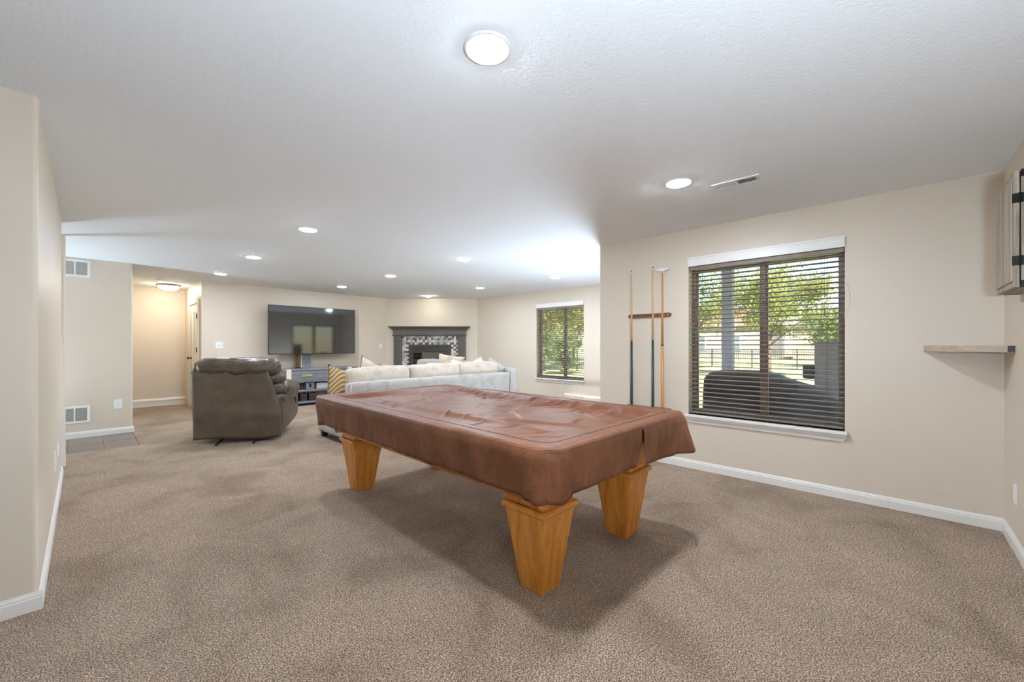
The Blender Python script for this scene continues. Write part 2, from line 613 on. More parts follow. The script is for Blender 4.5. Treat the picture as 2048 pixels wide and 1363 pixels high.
bm = NB()
bx(bm, XB - T, XF + T, YS - T, HALL_Y + T, CEIL, CEIL + 0.3)
struct(done('ceiling', bm, 'ceiling_paint'), 'white orange-peel textured ceiling over the whole room', 'ceiling')

def holed_wall(name, axis, face, thick, a0, a1, holes, label):
    """wall with rectangular openings; axis 'x': plane x = face, runs along y"""
    bm = NB()
    def put(u0, u1, z0, z1):
        if u1 - u0 < 1e-4 or z1 - z0 < 1e-4:
            return
        if axis == 'x':
            bx(bm, min(face, face + thick), max(face, face + thick), u0, u1, z0, z1)
        else:
            bx(bm, u0, u1, min(face, face + thick), max(face, face + thick), z0, z1)
    cur = a0
    for (u0, u1, z0, z1) in holes:
        put(cur, u0, 0, CEIL)
        put(u0, u1, 0, z0)
        put(u0, u1, z1, CEIL)
        cur = u1
    put(cur, a1, 0, CEIL)
    return struct(done(name, bm, 'wall_paint'), label, 'wall')

W1 = (0.292, 1.562, 0.565, 2.115)
W2 = (4.60, 5.86, 0.56, 2.125)
PD = (5.15, 6.75, 0.0, 2.05)
holed_wall('wall_east', 'x', XE, T, YS - T, YC, [W1], 'beige wall with the wide blinded window and cue rack')
holed_wall('wall_far_east', 'x', XF, T, YC - T, 8.1, [W2], 'beige far wall with the narrow blinded window')
holed_wall('wall_return', 'y', YC, -T, XE + T, XF, [PD], 'beige return wall with the patio door behind the corner')
bm = NB()
bx(bm, XB - T, XE, YS - T, YS, 0, CEIL)
struct(done('wall_south', bm, 'wall_paint'), 'beige wall carrying the rustic dartboard cabinet', 'wall')
bm = NB()
bx(bm, XB - T, XB, YS, YL + 1.0, 0, CEIL)
struct(done('wall_behind', bm, 'wall_paint'), 'beige wall behind the viewpoint', 'wall')

# left wall block with a bullnosed corner
bm = NB()
def corner_pts(x, y, r, a0, n=6):
    return [(x + r * math.cos(a0 + PI / 2 * i / n), y + r * math.sin(a0 + PI / 2 * i / n)) for i in range(n + 1)]
rr = 0.022
pts = [(XB, YL + 0.9), (XB, YL)] + corner_pts(XL - rr, YL + rr, rr, -PI / 2) + corner_pts(XL - rr, 6.0 - rr, rr, 0) + [(-1.75, 6.0), (-1.75, YL + 0.9)]
prism(bm, pts, 0, CEIL)
struct(done('wall_left', bm, 'wall_paint'), 'pale glossy left wall with a rounded corner', 'wall')
bm = NB()
prism(bm, [(-0.19, 6.6)] + corner_pts(-0.135 - 0.02, 6.62, 0.02, -PI / 2) + [(-0.135, 6.65), (-0.19, 6.65)], 0, CEIL)
struct(done('wall_stub', bm, 'wall_paint'), 'narrow strip of wall just past the end of the left wall', 'wall')
bm = NB()
prism(bm, [(-1.75, 8.2)] + corner_pts(0.5 - rr, 8.2 + rr, rr, -PI / 2) + [(0.5, HALL_Y), (0.34, HALL_Y), (0.34, 8.4), (-1.75, 8.4)], 0, CEIL)
struct(done('wall_nook', bm, 'wall_paint'), 'pale wall with two air grilles above the tiled nook', 'wall')
one = one_box('wall_nook_side', -1.93, -1.75, 5.9, 8.4, 0, CEIL, 'wall_paint')
struct(one, 'side wall at the hidden left end of the tiled nook', 'wall')
struct(one_box('wall_hall_end', 0.34, 1.7, HALL_Y, HALL_Y + T, 0, CEIL, 'wall_paint'), 'warm lit beige wall at the end of the hallway', 'wall')
DR = (9.78, 10.62, 0.0, 2.12)
holed_wall('wall_hall', 'x', 1.53, 0.14, YN + 0.14, HALL_Y, [DR], 'narrow hallway side wall holding the white door')
bm = NB()
bx(bm, 1.53, 5.42, YN, YN + 0.14, 0, CEIL)
# the hallway wall starts behind this one
struct(done('wall_north', bm, 'wall_paint'), 'beige wall behind the television', 'wall')
bm = NB()
prism(bm, [(5.36, YN), (7.02, 7.86), (7.22, 8.06), (5.56, YN + 0.2)], 0, CEIL)
struct(done('wall_fireplace', bm, 'wall_paint'), 'angled beige corner wall above and around the fireplace', 'wall')

# baseboards
BP = [(0, 0), (0.014, 0), (0.014, 0.060), (0.011, 0.066), (0.011, 0.074), (0.007, 0.080), (0.005, 0.088), (0, 0.088)]
def baseboard(name, runs, label, prof=BP):
    bm = NB()
    for p0, p1, n in runs:
        profile_run(bm, p0, p1, prof, n)
    struct(done(name, bm, 'trim_white'), label, 'baseboard')
baseboard('baseboard_east', [((XE, YS), (XE, YC), (-1, 0))], 'white baseboard under the wide window and cue rack')
baseboard('baseboard_south', [((XB, YS), (XE, YS), (0, 1))], 'white baseboard below the dartboard cabinet')
baseboard('baseboard_left', [((XL, YL), (XL, 6.0), (1, 0)), ((XB, YL), (XL + 0.014, YL), (0, -1))], 'white baseboard wrapping the corner of the left wall')
baseboard('baseboard_nook', [((-1.75, 8.2), (0.514, 8.2), (0, -1)), ((0.5, 8.2), (0.5, HALL_Y), (1, 0))], 'white baseboard along the tiled nook wall')
HP = [(0, 0), (0.016, 0), (0.016, 0.105), (0.03, 0.11), (0.03, 0.13), (0.02, 0.15), (0.012, 0.165), (0, 0.165)]
baseboard('baseboard_hall', [((0.5, HALL_Y), (1.53, HALL_Y), (0, -1))], 'tall white baseboard at the end of the hallway', HP)
baseboard('baseboard_north', [((1.53, YN), (5.36, YN), (0, -1))], 'white baseboard behind the media console')
baseboard('baseboard_far_east', [((XF, YC), (XF, 7.86), (-1, 0))], 'white baseboard below the far window')
s2 = math.sqrt(0.5)
baseboard('baseboard_return', [((XE, YC), (5.07, YC), (0, 1)), ((6.83, YC), (XF, YC), (0, 1))], 'white baseboard either side of the patio door')
# white upright board at the end of the left wall
bm = NB()
prism(bm, [(-0.185, 6.40), (-0.127, 6.40), (-0.127, 6.425), (-0.185, 6.425)], 0.0, 1.40)
for v in bm.verts:
    if v.co.z > 0.5:
        v.co.x -= 0.03
    v.co.y += 0.0
bt = done('leaning_board', bm, 'trim_white')
tag(bt, 'narrow white upright board at the end of the left wall', 'board')

# ------------------------------------------------------------------ windows with blinds
def window(name, X, w, label, mull, cat='window'):
    y0, y1, z0, z1 = w
    t = bpy.data.objects.new(name, None)
    link(t)
    struct(t, label, cat)
    xo = X + T - 0.075
    fr = NB()
    k = 0.035
    bx(fr, xo, xo + 0.07, y0, y0 + k, z0, z1)
    bx(fr, xo, xo + 0.07, y1 - k, y1, z0, z1)
    bx(fr, xo, xo + 0.07, y0 + k, y1 - k, z0, z0 + k)
    bx(fr, xo, xo + 0.07, y0 + k, y1 - k, z1 - k, z1)
    done('frame', fr, 'frame_bronze', t)
    one_box('mullion', xo - 0.012, xo + 0.055, mull - 0.020, mull + 0.020, z0 + k, z1 - k, 'frame_bronze', t)
    for a, b, dx in ((y0 + k, mull - 0.020, 0.02), (mull + 0.020, y1 - k, 0.035)):
        sa = NB()
        s = 0.016
        bx(sa, xo + dx, xo + dx + 0.025, a, a + s, z0 + k, z1 - k)
        bx(sa, xo + dx, xo + dx + 0.025, b - s, b, z0 + k, z1 - k)
        bx(sa, xo + dx, xo + dx + 0.025, a + s, b - s, z0 + k, z0 + k + s)
        bx(sa, xo + dx, xo + dx + 0.025, a + s, b - s, z1 - k - s, z1 - k)
        so = done('sash', sa, 'frame_bronze', t)
        one_box('pane', xo + dx + 0.011, xo + dx + 0.014, a + s, b - s, z0 + k + s, z1 - k - s, 'window_glass', so)
    # head casing, stool and apron
    hb = NB()
    bx(hb, X - 0.022, X + 0.02, y0, y1, z1 - 0.012, z1 + 0.072)
    bx(hb, X - 0.028, X, y0 - 0.004, y1 + 0.004, z1 + 0.062, z1 + 0.08)
    done('head_casing', hb, 'trim_white', t)
    done('stool', rbx(X - 0.05, xo - 0.02, y0 - 0.02, y1 + 0.025, z0 - 0.028, z0, 0.006), 'trim_white', t)
    ap = NB()
    a0, a1 = y0 - 0.012, y1 + 0.015
    prof = [(0.0, z0 - 0.028), (-0.034, z0 - 0.028), (-0.030, z0 - 0.048), (-0.018, z0 - 0.062), (-0.015, z0 - 0.085), (0, z0 - 0.09)]
    A = [ap.verts.new((X + o, a0 + (0.02 if i > 3 else 0), z)) for i, (o, z) in enumerate(prof)]
    B = [ap.verts.new((X + o, a1 - (0.02 if i > 3 else 0), z)) for i, (o, z) in enumerate(prof)]
    for i in range(len(prof)):
        j = (i + 1) % len(prof)
        ap.faces.new([A[i], A[j], B[j], B[i]])
    ap.faces.new(A[::-1])
    ap.faces.new(B)
    done('apron', ap, 'trim_white', t)
    return t

def blind(X, w, nsl, label, wand_y, tassel_y, drop, rise=0.0062, thick=0.0035):
    y0, y1, z0, z1 = w
    t = thing('window_blind', label, 'blind', (X + 0.03, (y0 + y1) / 2, z0 + drop), 0)
    hw = (y1 - y0) / 2 - 0.006
    H = z1 - z0 - drop
    done('headrail', rbx(-0.028, 0.03, -hw, hw, H - 0.052, H - 0.013, 0.003, 1), 'blind_wood', t)
    done('bottom_rail', rbx(-0.026, 0.026, -hw, hw, 0.0, 0.018, 0.004, 1), 'blind_wood', t)
    bm = NB()
    arch = [(-0.026 + 0.052 * q / 6, rise * (1 - ((q - 3) / 3.0) ** 2)) for q in range(7)]
    ring = [(x_, z_ - 0.0015 - thick) for x_, z_ in arch] + [(x_, z_ - 0.0015) for x_, z_ in arch[::-1]]
    va = [bm.verts.new((x_, -hw, z_)) for x_, z_ in ring]
    vb = [bm.verts.new((x_, hw, z_)) for x_, z_ in ring]
    nr = len(ring)
    for q in range(nr):
        bm.faces.new([va[q], va[(q + 1) % nr], vb[(q + 1) % nr], vb[q]])
    for q in range(6):
        bm.faces.new([va[q], va[q + 1], va[nr - 2 - q], va[nr - 1 - q]])
        bm.faces.new([vb[q], vb[q + 1], vb[nr - 2 - q], vb[nr - 1 - q]])
    s0 = done('slat', bm, 'blind_wood', t)
    top = H - 0.075
    for i in range(nsl):
        z = 0.045 + (top - 0.045) * i / (nsl - 1)
        if i == 0:
            s0.location = (0, 0, z)
            s0.rotation_euler = (0, R(2), 0)
        else:
            share('slat', s0.data, t, (0, 0, z), (0, R(2), 0))
    for fr in (-0.82, -0.28, 0.28, 0.82):
        for dx in (-0.026, 0.026):
            c = NB()
            tube(c, [(dx, fr * hw, 0.01), (dx, fr * hw, H - 0.04)], 0.0009, 4)
            done('ladder_cord', c, 'cord_brown', t)
    c = NB()
    tube(c, [(-0.034, wand_y, H - 0.05), (-0.036, wand_y, H * 0.42)], 0.0045, 6)
    done('tilt_wand', c, 'blind_wood', t)
    for k, (dy, dz) in enumerate(((0, 0.62), (0.022, 0.56))):
        c = NB()
        tube(c, [(-0.034, tassel_y + dy, H - 0.05), (-0.036, tassel_y + dy, H * dz + 0.05)], 0.0012, 4)
        p = done('pull_cord', c, 'cord_brown', t)
        c = NB()
        lathe(c, [(0.003, 0.05), (0.006, 0.04), (0.012, 0.004), (0.011, 0.0)], 8)
        done('tassel', c, 'blind_wood', p, loc=(-0.036, tassel_y + dy, H * dz))
    return t

window('window_1', XE, W1, 'wide bronze slider window onto the covered patio', 0.903)
window('window_2', XF, W2, 'narrow bronze slider window facing the green trees', 5.15)
b1 = blind(XE, W1, 33, 'dark wooden slat blind on the wide window beside the cue rack', 0.60, -0.50, 0.014)
c = NB()
loop = []
for k in range(17):
    a = k / 16
    loop.append((-0.045, -0.634 - 0.028 * math.sin(PI * a), 1.25 - 0.30 * a))
loop2 = [(-0.045, -0.634 - 0.045 * math.sin(PI * k / 16) ** 0.8, 1.25 - 0.32 * k / 16) for k in range(17)]
tube(c, loop, 0.0016, 4)
done('cord_loop', c, 'cord_white', b1)
c = NB()
tube(c, loop2, 0.0016, 4)
done('cord_loop', c, 'cord_white', b1)
blind(XF, W2, 33, 'dark wooden slat blind on the far window near the sectional sofa', 0.58, -0.56, 0.014, 0.010, 0.006)

# patio door in the return wall (seen mirrored in the television)
pd = bpy.data.objects.new('door_2', None)
link(pd)
struct(pd, 'sliding glass patio door in the return wall', 'door')
bm = NB()
bx(bm, PD[0], PD[0] + 0.06, YC - T + 0.04, YC - 0.03, 0, PD[3])
bx(bm, PD[1] - 0.06, PD[1], YC - T + 0.04, YC - 0.03, 0, PD[3])
bx(bm, PD[0] + 0.06, PD[1] - 0.06, YC - T + 0.04, YC - 0.03, PD[3] - 0.06, PD[3])
bx(bm, PD[0] + 0.06, PD[1] - 0.06, YC - T + 0.04, YC - 0.03, 0, 0.05)
bx(bm, 5.91, 5.99, YC - T + 0.04, YC - 0.03, 0.05, PD[3] - 0.06)
done('frame', bm, 'frame_bronze', pd)
one_box('pane', PD[0] + 0.06, 5.91, YC - 0.1, YC - 0.094, 0.05, PD[3] - 0.06, 'window_glass', pd)
one_box('pane', 5.99, PD[1] - 0.06, YC - 0.08, YC - 0.074, 0.05, PD[3] - 0.06, 'window_glass', pd)

# hallway door, seen edge on
hd = bpy.data.objects.new('door_1', None)
link(hd)
struct(hd, 'white hallway door with dark hinges and a round bronze knob', 'door')
done('leaf', rbx(1.528, 1.565, DR[0] + 0.02, DR[1] - 0.02, 0.012, DR[3] - 0.02, 0.003, 1), 'door_paint', hd)
for y0, y1, z0, z1 in ((9.90, 10.16, 0.2, 0.95), (10.24, 10.50, 0.2, 0.95), (9.90, 10.16, 1.1, 1.95), (10.24, 10.50, 1.1, 1.95)):
    bm = NB()
    k = 0.012
    bx(bm, 1.521, 1.528, y0, y0 + k, z0, z1)
    bx(bm, 1.521, 1.528, y1 - k, y1, z0, z1)
    bx(bm, 1.521, 1.528, y0 + k, y1 - k, z0, z0 + k)
    bx(bm, 1.521, 1.528, y0 + k, y1 - k, z1 - k, z1)
    done('panel_moulding', bm, 'door_paint', hd)
bm = NB()
for (a, b2, c0, c1) in ((DR[0] - 0.06, DR[0] + 0.012, 0, DR[3] + 0.06), (DR[1] - 0.012, DR[1] + 0.06, 0, DR[3] + 0.06), (DR[0] + 0.012, DR[1] - 0.012, DR[3] - 0.012, DR[3] + 0.06)):
    bx(bm, 1.508, 1.529, a, b2, c0, c1)
done('casing', bm, 'trim_white', hd)
kb = NB()
lathe(kb, [(0.032, 0), (0.032, 0.006), (0.012, 0.010), (0.011, 0.035), (0.024, 0.042), (0.030, 0.056), (0.024, 0.070), (0.008, 0.074)], 16)
done('knob', kb, 'knob_bronze', hd, True, (1.528, 10.53, 1.02), (0, R(-90), 0))
for z in (0.35, 1.15, 1.80):
    hb = NB()
    bx(hb, 1.500, 1.510, DR[0] + 0.01, DR[0] + 0.04, z, z + 0.09)
    tube(hb, [(1.498, DR[0] + 0.02, z - 0.004), (1.498, DR[0] + 0.02, z + 0.094)], 0.007, 8)
    done('hinge', hb, 'knob_bronze', hd)

# ------------------------------------------------------------------ ceiling fixtures
def can_light(x, y, label, lens='lamp_lens', r=0.098, drop=0.010):
    t = thing('recessed_light', label, 'ceiling light', (x, y, CEIL), 0, 'recessed ceiling lights')
    bm = NB()
    lathe(bm, [(r, 0.0), (r, -0.004), (r - 0.012, -0.008), (r - 0.016, -0.006), (r - 0.016, 0.0)], 40, cap=False)
    done('trim_ring', bm, 'plate_white', t, True)
    bm = NB()
    rl = r - 0.016
    lathe(bm, [(rl, -0.003), (rl * 0.98, -0.007), (rl * 0.8, -drop - 0.002), (rl * 0.45, -drop - 0.005), (0.006, -drop - 0.006)], 32)
    done('lens', bm, lens, t, True)
    return t
for x, y, l in (
    (1.131, 1.204, 'bright recessed ceiling light nearest the viewer, above the pool table end'),
    (3.04, 1.162, 'recessed ceiling light beside the ceiling air vent'),
    (1.61, 4.45, 'recessed ceiling light over the carpet before the recliner'),
    (1.60, 6.39, 'recessed ceiling light right above the recliner'),
    (1.59, 8.28, 'recessed ceiling light nearest the hallway opening'),
    (3.69, 4.41, 'recessed ceiling light above the left half of the sectional'),
    (3.67, 6.37, 'recessed ceiling light in front of the television'),
    (3.66, 8.28, 'recessed ceiling light just ahead of the media console'),
    (5.76, 4.37, 'recessed ceiling light nearest the far blinded window'),
    (5.73, 6.33, 'recessed ceiling light above the far end of the sectional')):
    can_light(x, y, l, 'lamp_lens_near' if y < 2 else 'lamp_lens')
can_light(5.80, 8.28, 'small eyeball ceiling light above the fireplace mantel', 'lamp_lens_mantel', 0.075, 0.03)

# unseen fill canisters, added to lighten the ceiling
def uplight(x, y, label, lens='fill_dome', sc=1.0):
    t = thing('fill_uplight', label, 'fill lamp', (x, y, 0), 0, 'added fill uplights')
    bm = NB()
    lathe(bm, [(r_ * sc, z_) for r_, z_ in ((0.105, 0.0), (0.11, 0.01), (0.11, 0.30), (0.10, 0.315))], 28)
    done('canister', bm, 'black_metal', t, True)
    bm = NB()
    lathe(bm, [(r_ * sc, z_) for r_, z_ in ((0.097, 0.316), (0.092, 0.345), (0.07, 0.375), (0.035, 0.392), (0.005, 0.397))], 28)
    done('dome', bm, lens, t, True)
t = thing('fill_torchiere', 'unseen fill torchiere added close behind the viewpoint, shining upward', 'fill lamp', (0.18, -0.42, 0))  # unseen lamp added to brighten the near ceiling
bm = NB()
lathe(bm, [(0.14, 0.0), (0.14, 0.015), (0.03, 0.03), (0.012, 0.05)], 28)
done('base', bm, 'black_metal', t, True)
bm = NB()
lathe(bm, [(0.011, 0.0502), (0.011, 1.24)], 14)
done('pole', bm, 'black_metal', t, True)
bm = NB()
lathe(bm, [(0.03, 1.2405), (0.09, 1.25), (0.128, 1.28), (0.135, 1.30)], 28)
done('bowl', bm, 'black_metal', t, True)
bm = NB()
lathe(bm, [(0.11 * math.cos(PI / 2 * k / 9), 1.301 + 0.11 * math.sin(PI / 2 * k / 9)) for k in range(9)], 28)
done('glass_dome', bm, 'fill_dome_soft', t, True)
uplight(4.93, 2.86, 'unseen fill-light canister added on the carpet behind the wall corner')  # added fill for the living-area ceiling, out of view

uplight(-1.35, 7.92, 'unseen fill-light canister added on the tiles inside the nook', 'fill_dome_dim', 2.3)  # added unseen fill for the ceiling at the far left

# hallway dome lamp
dl = thing('dome_ceiling_lamp', 'round frosted dome lamp glowing on the hallway ceiling', 'ceiling lamp', (1.17, 10.55, CEIL))
bm = NB()
lathe(bm, [(0.05, 0), (0.185, -0.004), (0.195, -0.02), (0.18, -0.035), (0.15, -0.035)], 36)
done('metal_pan', bm, 'nickel', dl, True)
bm = NB()
lathe(bm, [(0.172, -0.034), (0.165, -0.055), (0.135, -0.085), (0.08, -0.104), (0.01, -0.11)], 36)
done('glass_dome', bm, 'lamp_lens_warm', dl, True)
sd = thing('smoke_detector', 'small white smoke detector on the hallway ceiling', 'smoke detector', (0.98, 9.75, CEIL))
bm = NB()
lathe(bm, [(0.066, 0.0), (0.066, -0.012), (0.058, -0.03), (0.04, -0.036), (0.01, -0.037)], 24)
done('body', bm, 'plate_white', sd, True)
bm = NB()
lathe(bm, [(0.060, -0.014), (0.0605, -0.018), (0.0605, -0.02), (0.059, -0.022)], 24, cap=False)
done('slot_ring', bm, 'slot_dark', sd)

def ceiling_register(x, y, lx, ly, label, n=20):
    t = thing('ceiling_vent', label, 'air vent', (x, y, CEIL), R(2))
    bm = NB()
    a, b2 = lx / 2, ly / 2
    k = 0.024
    for q in ((-a, a, -b2, -b2 + k), (-a, a, b2 - k, b2), (-a, -a + k, -b2 + k, b2 - k), (a - k, a, -b2 + k, b2 - k), (-a + k, a - k, -0.009, 0.009)):
        bx(bm, q[0], q[1], q[2], q[3], -0.009, -0.001)
    done('frame', bm, 'plate_white', t)
    one_box('duct_shadow', -a + k, a - k, -b2 + k, b2 - k, -0.0015, -0.0005, 'vent_dark', t)
    lv = None
    ys = [(-b2 + k) + (2 * b2 - 2 * k) * (i + 0.5) / n for i in range(n)]
    for y_ in ys:
        if abs(y_) < 0.012:
            continue
        rot = R(48) if y_ < 0 else R(-48)
        if lv is None:
            lv = one_box('louver', -a + k, a - k, -0.0052, 0.0052, -0.0006, 0.0006, 'plate_white', t)
            o = lv
        else:
            o = share('louver', lv.data, t)
        o.location = (0, y_, -0.0052)
        o.rotation_euler = (rot, 0, 0)
    for sy in (-1, 1):
        s = NB()
        lathe(s, [(0.004, -0.009), (0.004, -0.0105), (0.002, -0.011)], 8)
        done('screw', s, 'slot_dark', t, loc=(0, sy * (b2 - k / 2), 0))
ceiling_register(3.325, 0.845, 0.135, 0.31, 'white louvered air vent on the ceiling near the wide window')
ceiling_register(6.05, 5.70, 0.135, 0.31, 'small white air vent on the far ceiling near the far window', 12)

def wall_grille(x, z, label):
    """return-air grille on the nook wall (faces -y)"""
    w, h = 0.36, 0.235
    t = thing('wall_grille', label, 'air grille', (x, 8.2, z))
    k = 0.028
    a, b2 = w / 2, h / 2
    bm = NB()
    for q in ((-a, a, -b2, -b2 + k), (-a, a, b2 - k, b2), (-a, -a + k, -b2 + k, b2 - k), (a - k, a, -b2 + k, b2 - k), (a - 0.155, a - 0.14, -b2 + k, b2 - k), (-a + 0.10, -a + 0.115, -b2 + k, b2 - k)):
        bx(bm, q[0], q[1], -0.011, -0.001, q[2], q[3])
    done('frame', bm, 'plate_white', t)
    one_box('duct_shadow', -a + k, a - k, -0.002, -0.0005, -b2 + k, b2 - k, 'grille_recess', t)
    sl = None
    n = 13
    for i in range(n):
        z_ = -b2 + k + (h - 2 * k) * (i + 0.5) / n
        if sl is None:
            sl = one_box('fin', -a + k, a - k, -0.005, 0.005, -0.0008, 0.0008, 'plate_white', t)
            o = sl
        else:
            o = share('fin', sl.data, t)
        o.location = (0, -0.006, z_)
        o.rotation_euler = (R(-28), 0, 0)
wall_grille(-0.115, 2.345, 'white air grille high on the nook wall near the ceiling')
wall_grille(-0.117, 0.325, 'white air grille low on the nook wall above the baseboard')

def plate(name, label, cat, loc, rotz, w=0.075, h=0.118, kind='outlet', gang=1):
    t = thing(name, label, cat, loc, rotz)
    done('cover_plate', rbx(-w / 2, w / 2, -0.007, 0.0, -h / 2, h / 2, 0.003, 2), 'plate_white', t)
    if kind == 'outlet':
        for s in (-1, 1):
            bm = NB()
            prism(bm, [(0.017 * math.cos(2 * PI * i / 12), 0.014 * math.sin(2 * PI * i / 12)) for i in range(12)], 0, 0.0015)
            r_ = done('receptacle', bm, 'plate_white', t, loc=(0, -0.007, s * 0.020), rot=(R(90), 0, 0))
            bm = NB()
            bx(bm, -0.0075, -0.0055, -0.002, 0.007, 0.0012, 0.002)
            bx(bm, 0.0055, 0.0075, -0.002, 0.007, 0.0012, 0.002)
            bx(bm, -0.002, 0.002, -0.009, -0.005, 0.0012, 0.002)
            done('slots', bm, 'slot_dark', r_)
    elif kind == 'switch':
        for g in range(gang):
            gx = (g - (gang - 1) / 2) * 0.046
            one_box('slot', gx - 0.006, gx + 0.006, -0.0078, -0.0068, -0.013, 0.013, 'slot_dark', t)
            done('toggle', rbx(gx - 0.004, gx + 0.004, -0.018, -0.007, -0.002, 0.012, 0.001, 1), 'plate_white', t)
    else:
        done('rocker', rbx(-0.016, 0.016, -0.011, -0.007, -0.033, 0.033, 0.001, 1), 'plate_white', t)
    return t
plate('wall_outlet', 'white outlet on the nook wall beside the hallway opening', 'outlet', (0.345, 8.2, 0.43), 0, 0.088, 0.138)
plate('light_switch', 'white double toggle switch on the wall left of the television', 'switch', (1.81, YN, 1.283), 0, 0.125, 0.125, 'switch', 2)
plate('wall_outlet', 'white outlet plate between the television and the fireplace', 'outlet', (5.20, YN, 1.26), 0, 0.075, 0.12, 'rocker')
plate('wall_outlet', 'white outlet on the wall under the dartboard cabinet', 'outlet', (3.99, YS, 0.352), PI, 0.075, 0.12, 'rocker')
plate('wall_outlet', 'nearer of the two white plates low on the left wall', 'outlet', (XL, 4.55, 0.42), R(90), 0.075, 0.14, 'rocker')
plate('wall_outlet', 'farther of the two white plates low on the left wall', 'outlet', (XL, 5.02, 0.42), R(90), 0.075, 0.12, 'rocker')

# ------------------------------------------------------------------ pool table
TX, TY, TROT = 2.13, 2.42, R(-1.3)
TW, TL, TH = 1.47, 2.74, 0.83          # cover top outline and height
pt = thing('pool_table', 'oak pool table with four tapered square legs', 'pool table', (TX, TY, 0), TROT)
LXO, LYO = 0.43, 1.055                 # leg centre offsets
def leg_bm():
    bm = NB()
    lv = [(0.072, 0.0), (0.076, 0.006), (0.132, 0.425)]
    rings = []
    for hw, z in lv:
        rings.append([bm.verts.new((sx * hw, sy * hw, z)) for sx, sy in ((-1, -1), (1, -1), (1, 1), (-1, 1))])
    for a, b2 in zip(rings, rings[1:]):
        for i in range(4):
            bm.faces.new([a[i], a[(i + 1) % 4], b2[(i + 1) % 4], b2[i]])
    bm.faces.new(rings[0][::-1])
    bm.faces.new(rings[-1])
    bmesh.ops.recalc_face_normals(bm, faces=bm.faces[:])
    bmesh.ops.bevel(bm, geom=[e for e in bm.edges if abs(e.verts[0].co.z - e.verts[1].co.z) > 0.2], offset=0.004, segments=2, affect='EDGES')
    return bm
leg0 = cap0 = pad0 = None
for sx in (-1, 1):
    for sy in (-1, 1):
        if leg0 is None:
            leg0 = lg = done('leg', leg_bm(), 'oak', pt)
            blk0 = done('leg_block', rbx(-0.128, 0.128, -0.128, 0.128, 0.4625, 0.4955, 0.003, 1), 'oak', lg)
            cap0 = cp = done('leg_cap', rbx(-0.150, 0.150, -0.150, 0.150, 0.425, 0.462, 0.014, 3), 'oak_x', lg)
        else:
            lg = share('leg', leg0.data, pt)
            cp = share('leg_cap', cap0.data, lg)
            share('leg_block', blk0.data, lg)
        lg.location = (sx * LXO, sy * LYO, 0)
# cabinet: flared apron
bm = NB()
def ring_rect(bm, hx, hy, z):
    return [bm.verts.new((sx * hx, sy * hy, z)) for sx, sy in ((-1, -1), (1, -1), (1, 1), (-1, 1))]
lv = [(0.565, 1.20, 0.496), (0.58, 1.215, 0.507), (0.655, 1.29, 0.70)]
rg = [ring_rect(bm, *l) for l in lv]
for a, b2 in zip(rg, rg[1:]):
    for i in range(4):
        bm.faces.new([a[i], a[(i + 1) % 4], b2[(i + 1) % 4], b2[i]])
bm.faces.new(rg[0][::-1])
bm.faces.new(rg[-1])
done('cabinet', bm, 'oak_y', pt)
for sy in (-1, 1):
    for sx in (-1, 1):
        bm = NB()
        prism(bm, [(-0.03, -0.012), (0.03, -0.012), (0.03, 0.02), (-0.03, 0.02)], 0.0, 0.12)
        for v in bm.verts:
            f = v.co.z / 0.13
            v.co.y -= f * 0.035
        done('corner_trim', bm, 'oak', pt, loc=(sx * 0.578, sy * 1.213, 0.498), rot=(0, 0, math.atan2(sy, sx) + PI / 2))
        bm = NB()
        lathe(bm, [(0.05, 0.0), (0.075, 0.012), (0.085, 0.05), (0.085, 0.14)], 20)
        done('pocket', bm, 'pocket_dark', pt, True, (sx * 0.615, sy * 1.255, 0.575))
for sx in (-1, 1):
    done('rail', rbx(sx * 0.635 - 0.075, sx * 0.635 + 0.075, -1.15, 1.15, 0.70, 0.805, 0.012), 'oak_y', pt)
    bm = NB()
    lathe(bm, [(0.04, 0.0), (0.06, 0.012), (0.062, 0.10)], 16)
    done('pocket', bm, 'pocket_dark', pt, True, (sx * 0.645, 0, 0.612))
for sy in (-1, 1):
    done('rail', rbx(-0.52, 0.52, sy * 1.27 - 0.075, sy * 1.27 + 0.075, 0.70, 0.805, 0.012), 'oak_x', pt)
one_box('slate_bed', -0.56, 0.56, -1.195, 1.195, 0.702, 0.755, 'cue_wrap_green', pt)

# leather cover lying on the table
cv = thing('table_cover', 'brown leatherette cover draped over the pool table', 'table cover', (TX, TY, 0), TROT)
HA, HB, CR = TW / 2, TL / 2, 0.095
def fold(p, a, b2, width, depth):
    """signed crease between two points"""
    if abs(p.x - (a.x + b2.x) / 2) > abs(a.x - b2.x) / 2 + 3 * width or abs(p.y - (a.y + b2.y) / 2) > abs(a.y - b2.y) / 2 + 3 * width:
        return 0.0
    d = (b2 - a)
    L = d.length
    t = max(0.0, min(1.0, (p - a).dot(d) / (L * L)))
    q = a + d * t
    e = (p - q).length
    s = math.sin(PI * t) ** 0.5 if 0 < t < 1 else 0
    return depth * s * math.exp(-(e / width) ** 2)
random.seed(21)
CREASES = []
for k in range(54):
    cx_, cy_ = random.uniform(-0.5, 0.52), random.uniform(-1.1, 1.15)
    ang = random.choice((R(70), R(105), R(20), R(150), R(85))) + random.uniform(-0.25, 0.25)
    ln = random.uniform(0.15, 0.55)
    d = Vector((math.cos(ang), math.sin(ang))) * ln / 2
    CREASES.append((Vector((cx_, cy_)) - d, Vector((cx_, cy_)) + d, random.uniform(0.008, 0.018), random.choice((1, 1, -0.7)) * random.uniform(0.006, 0.013)))
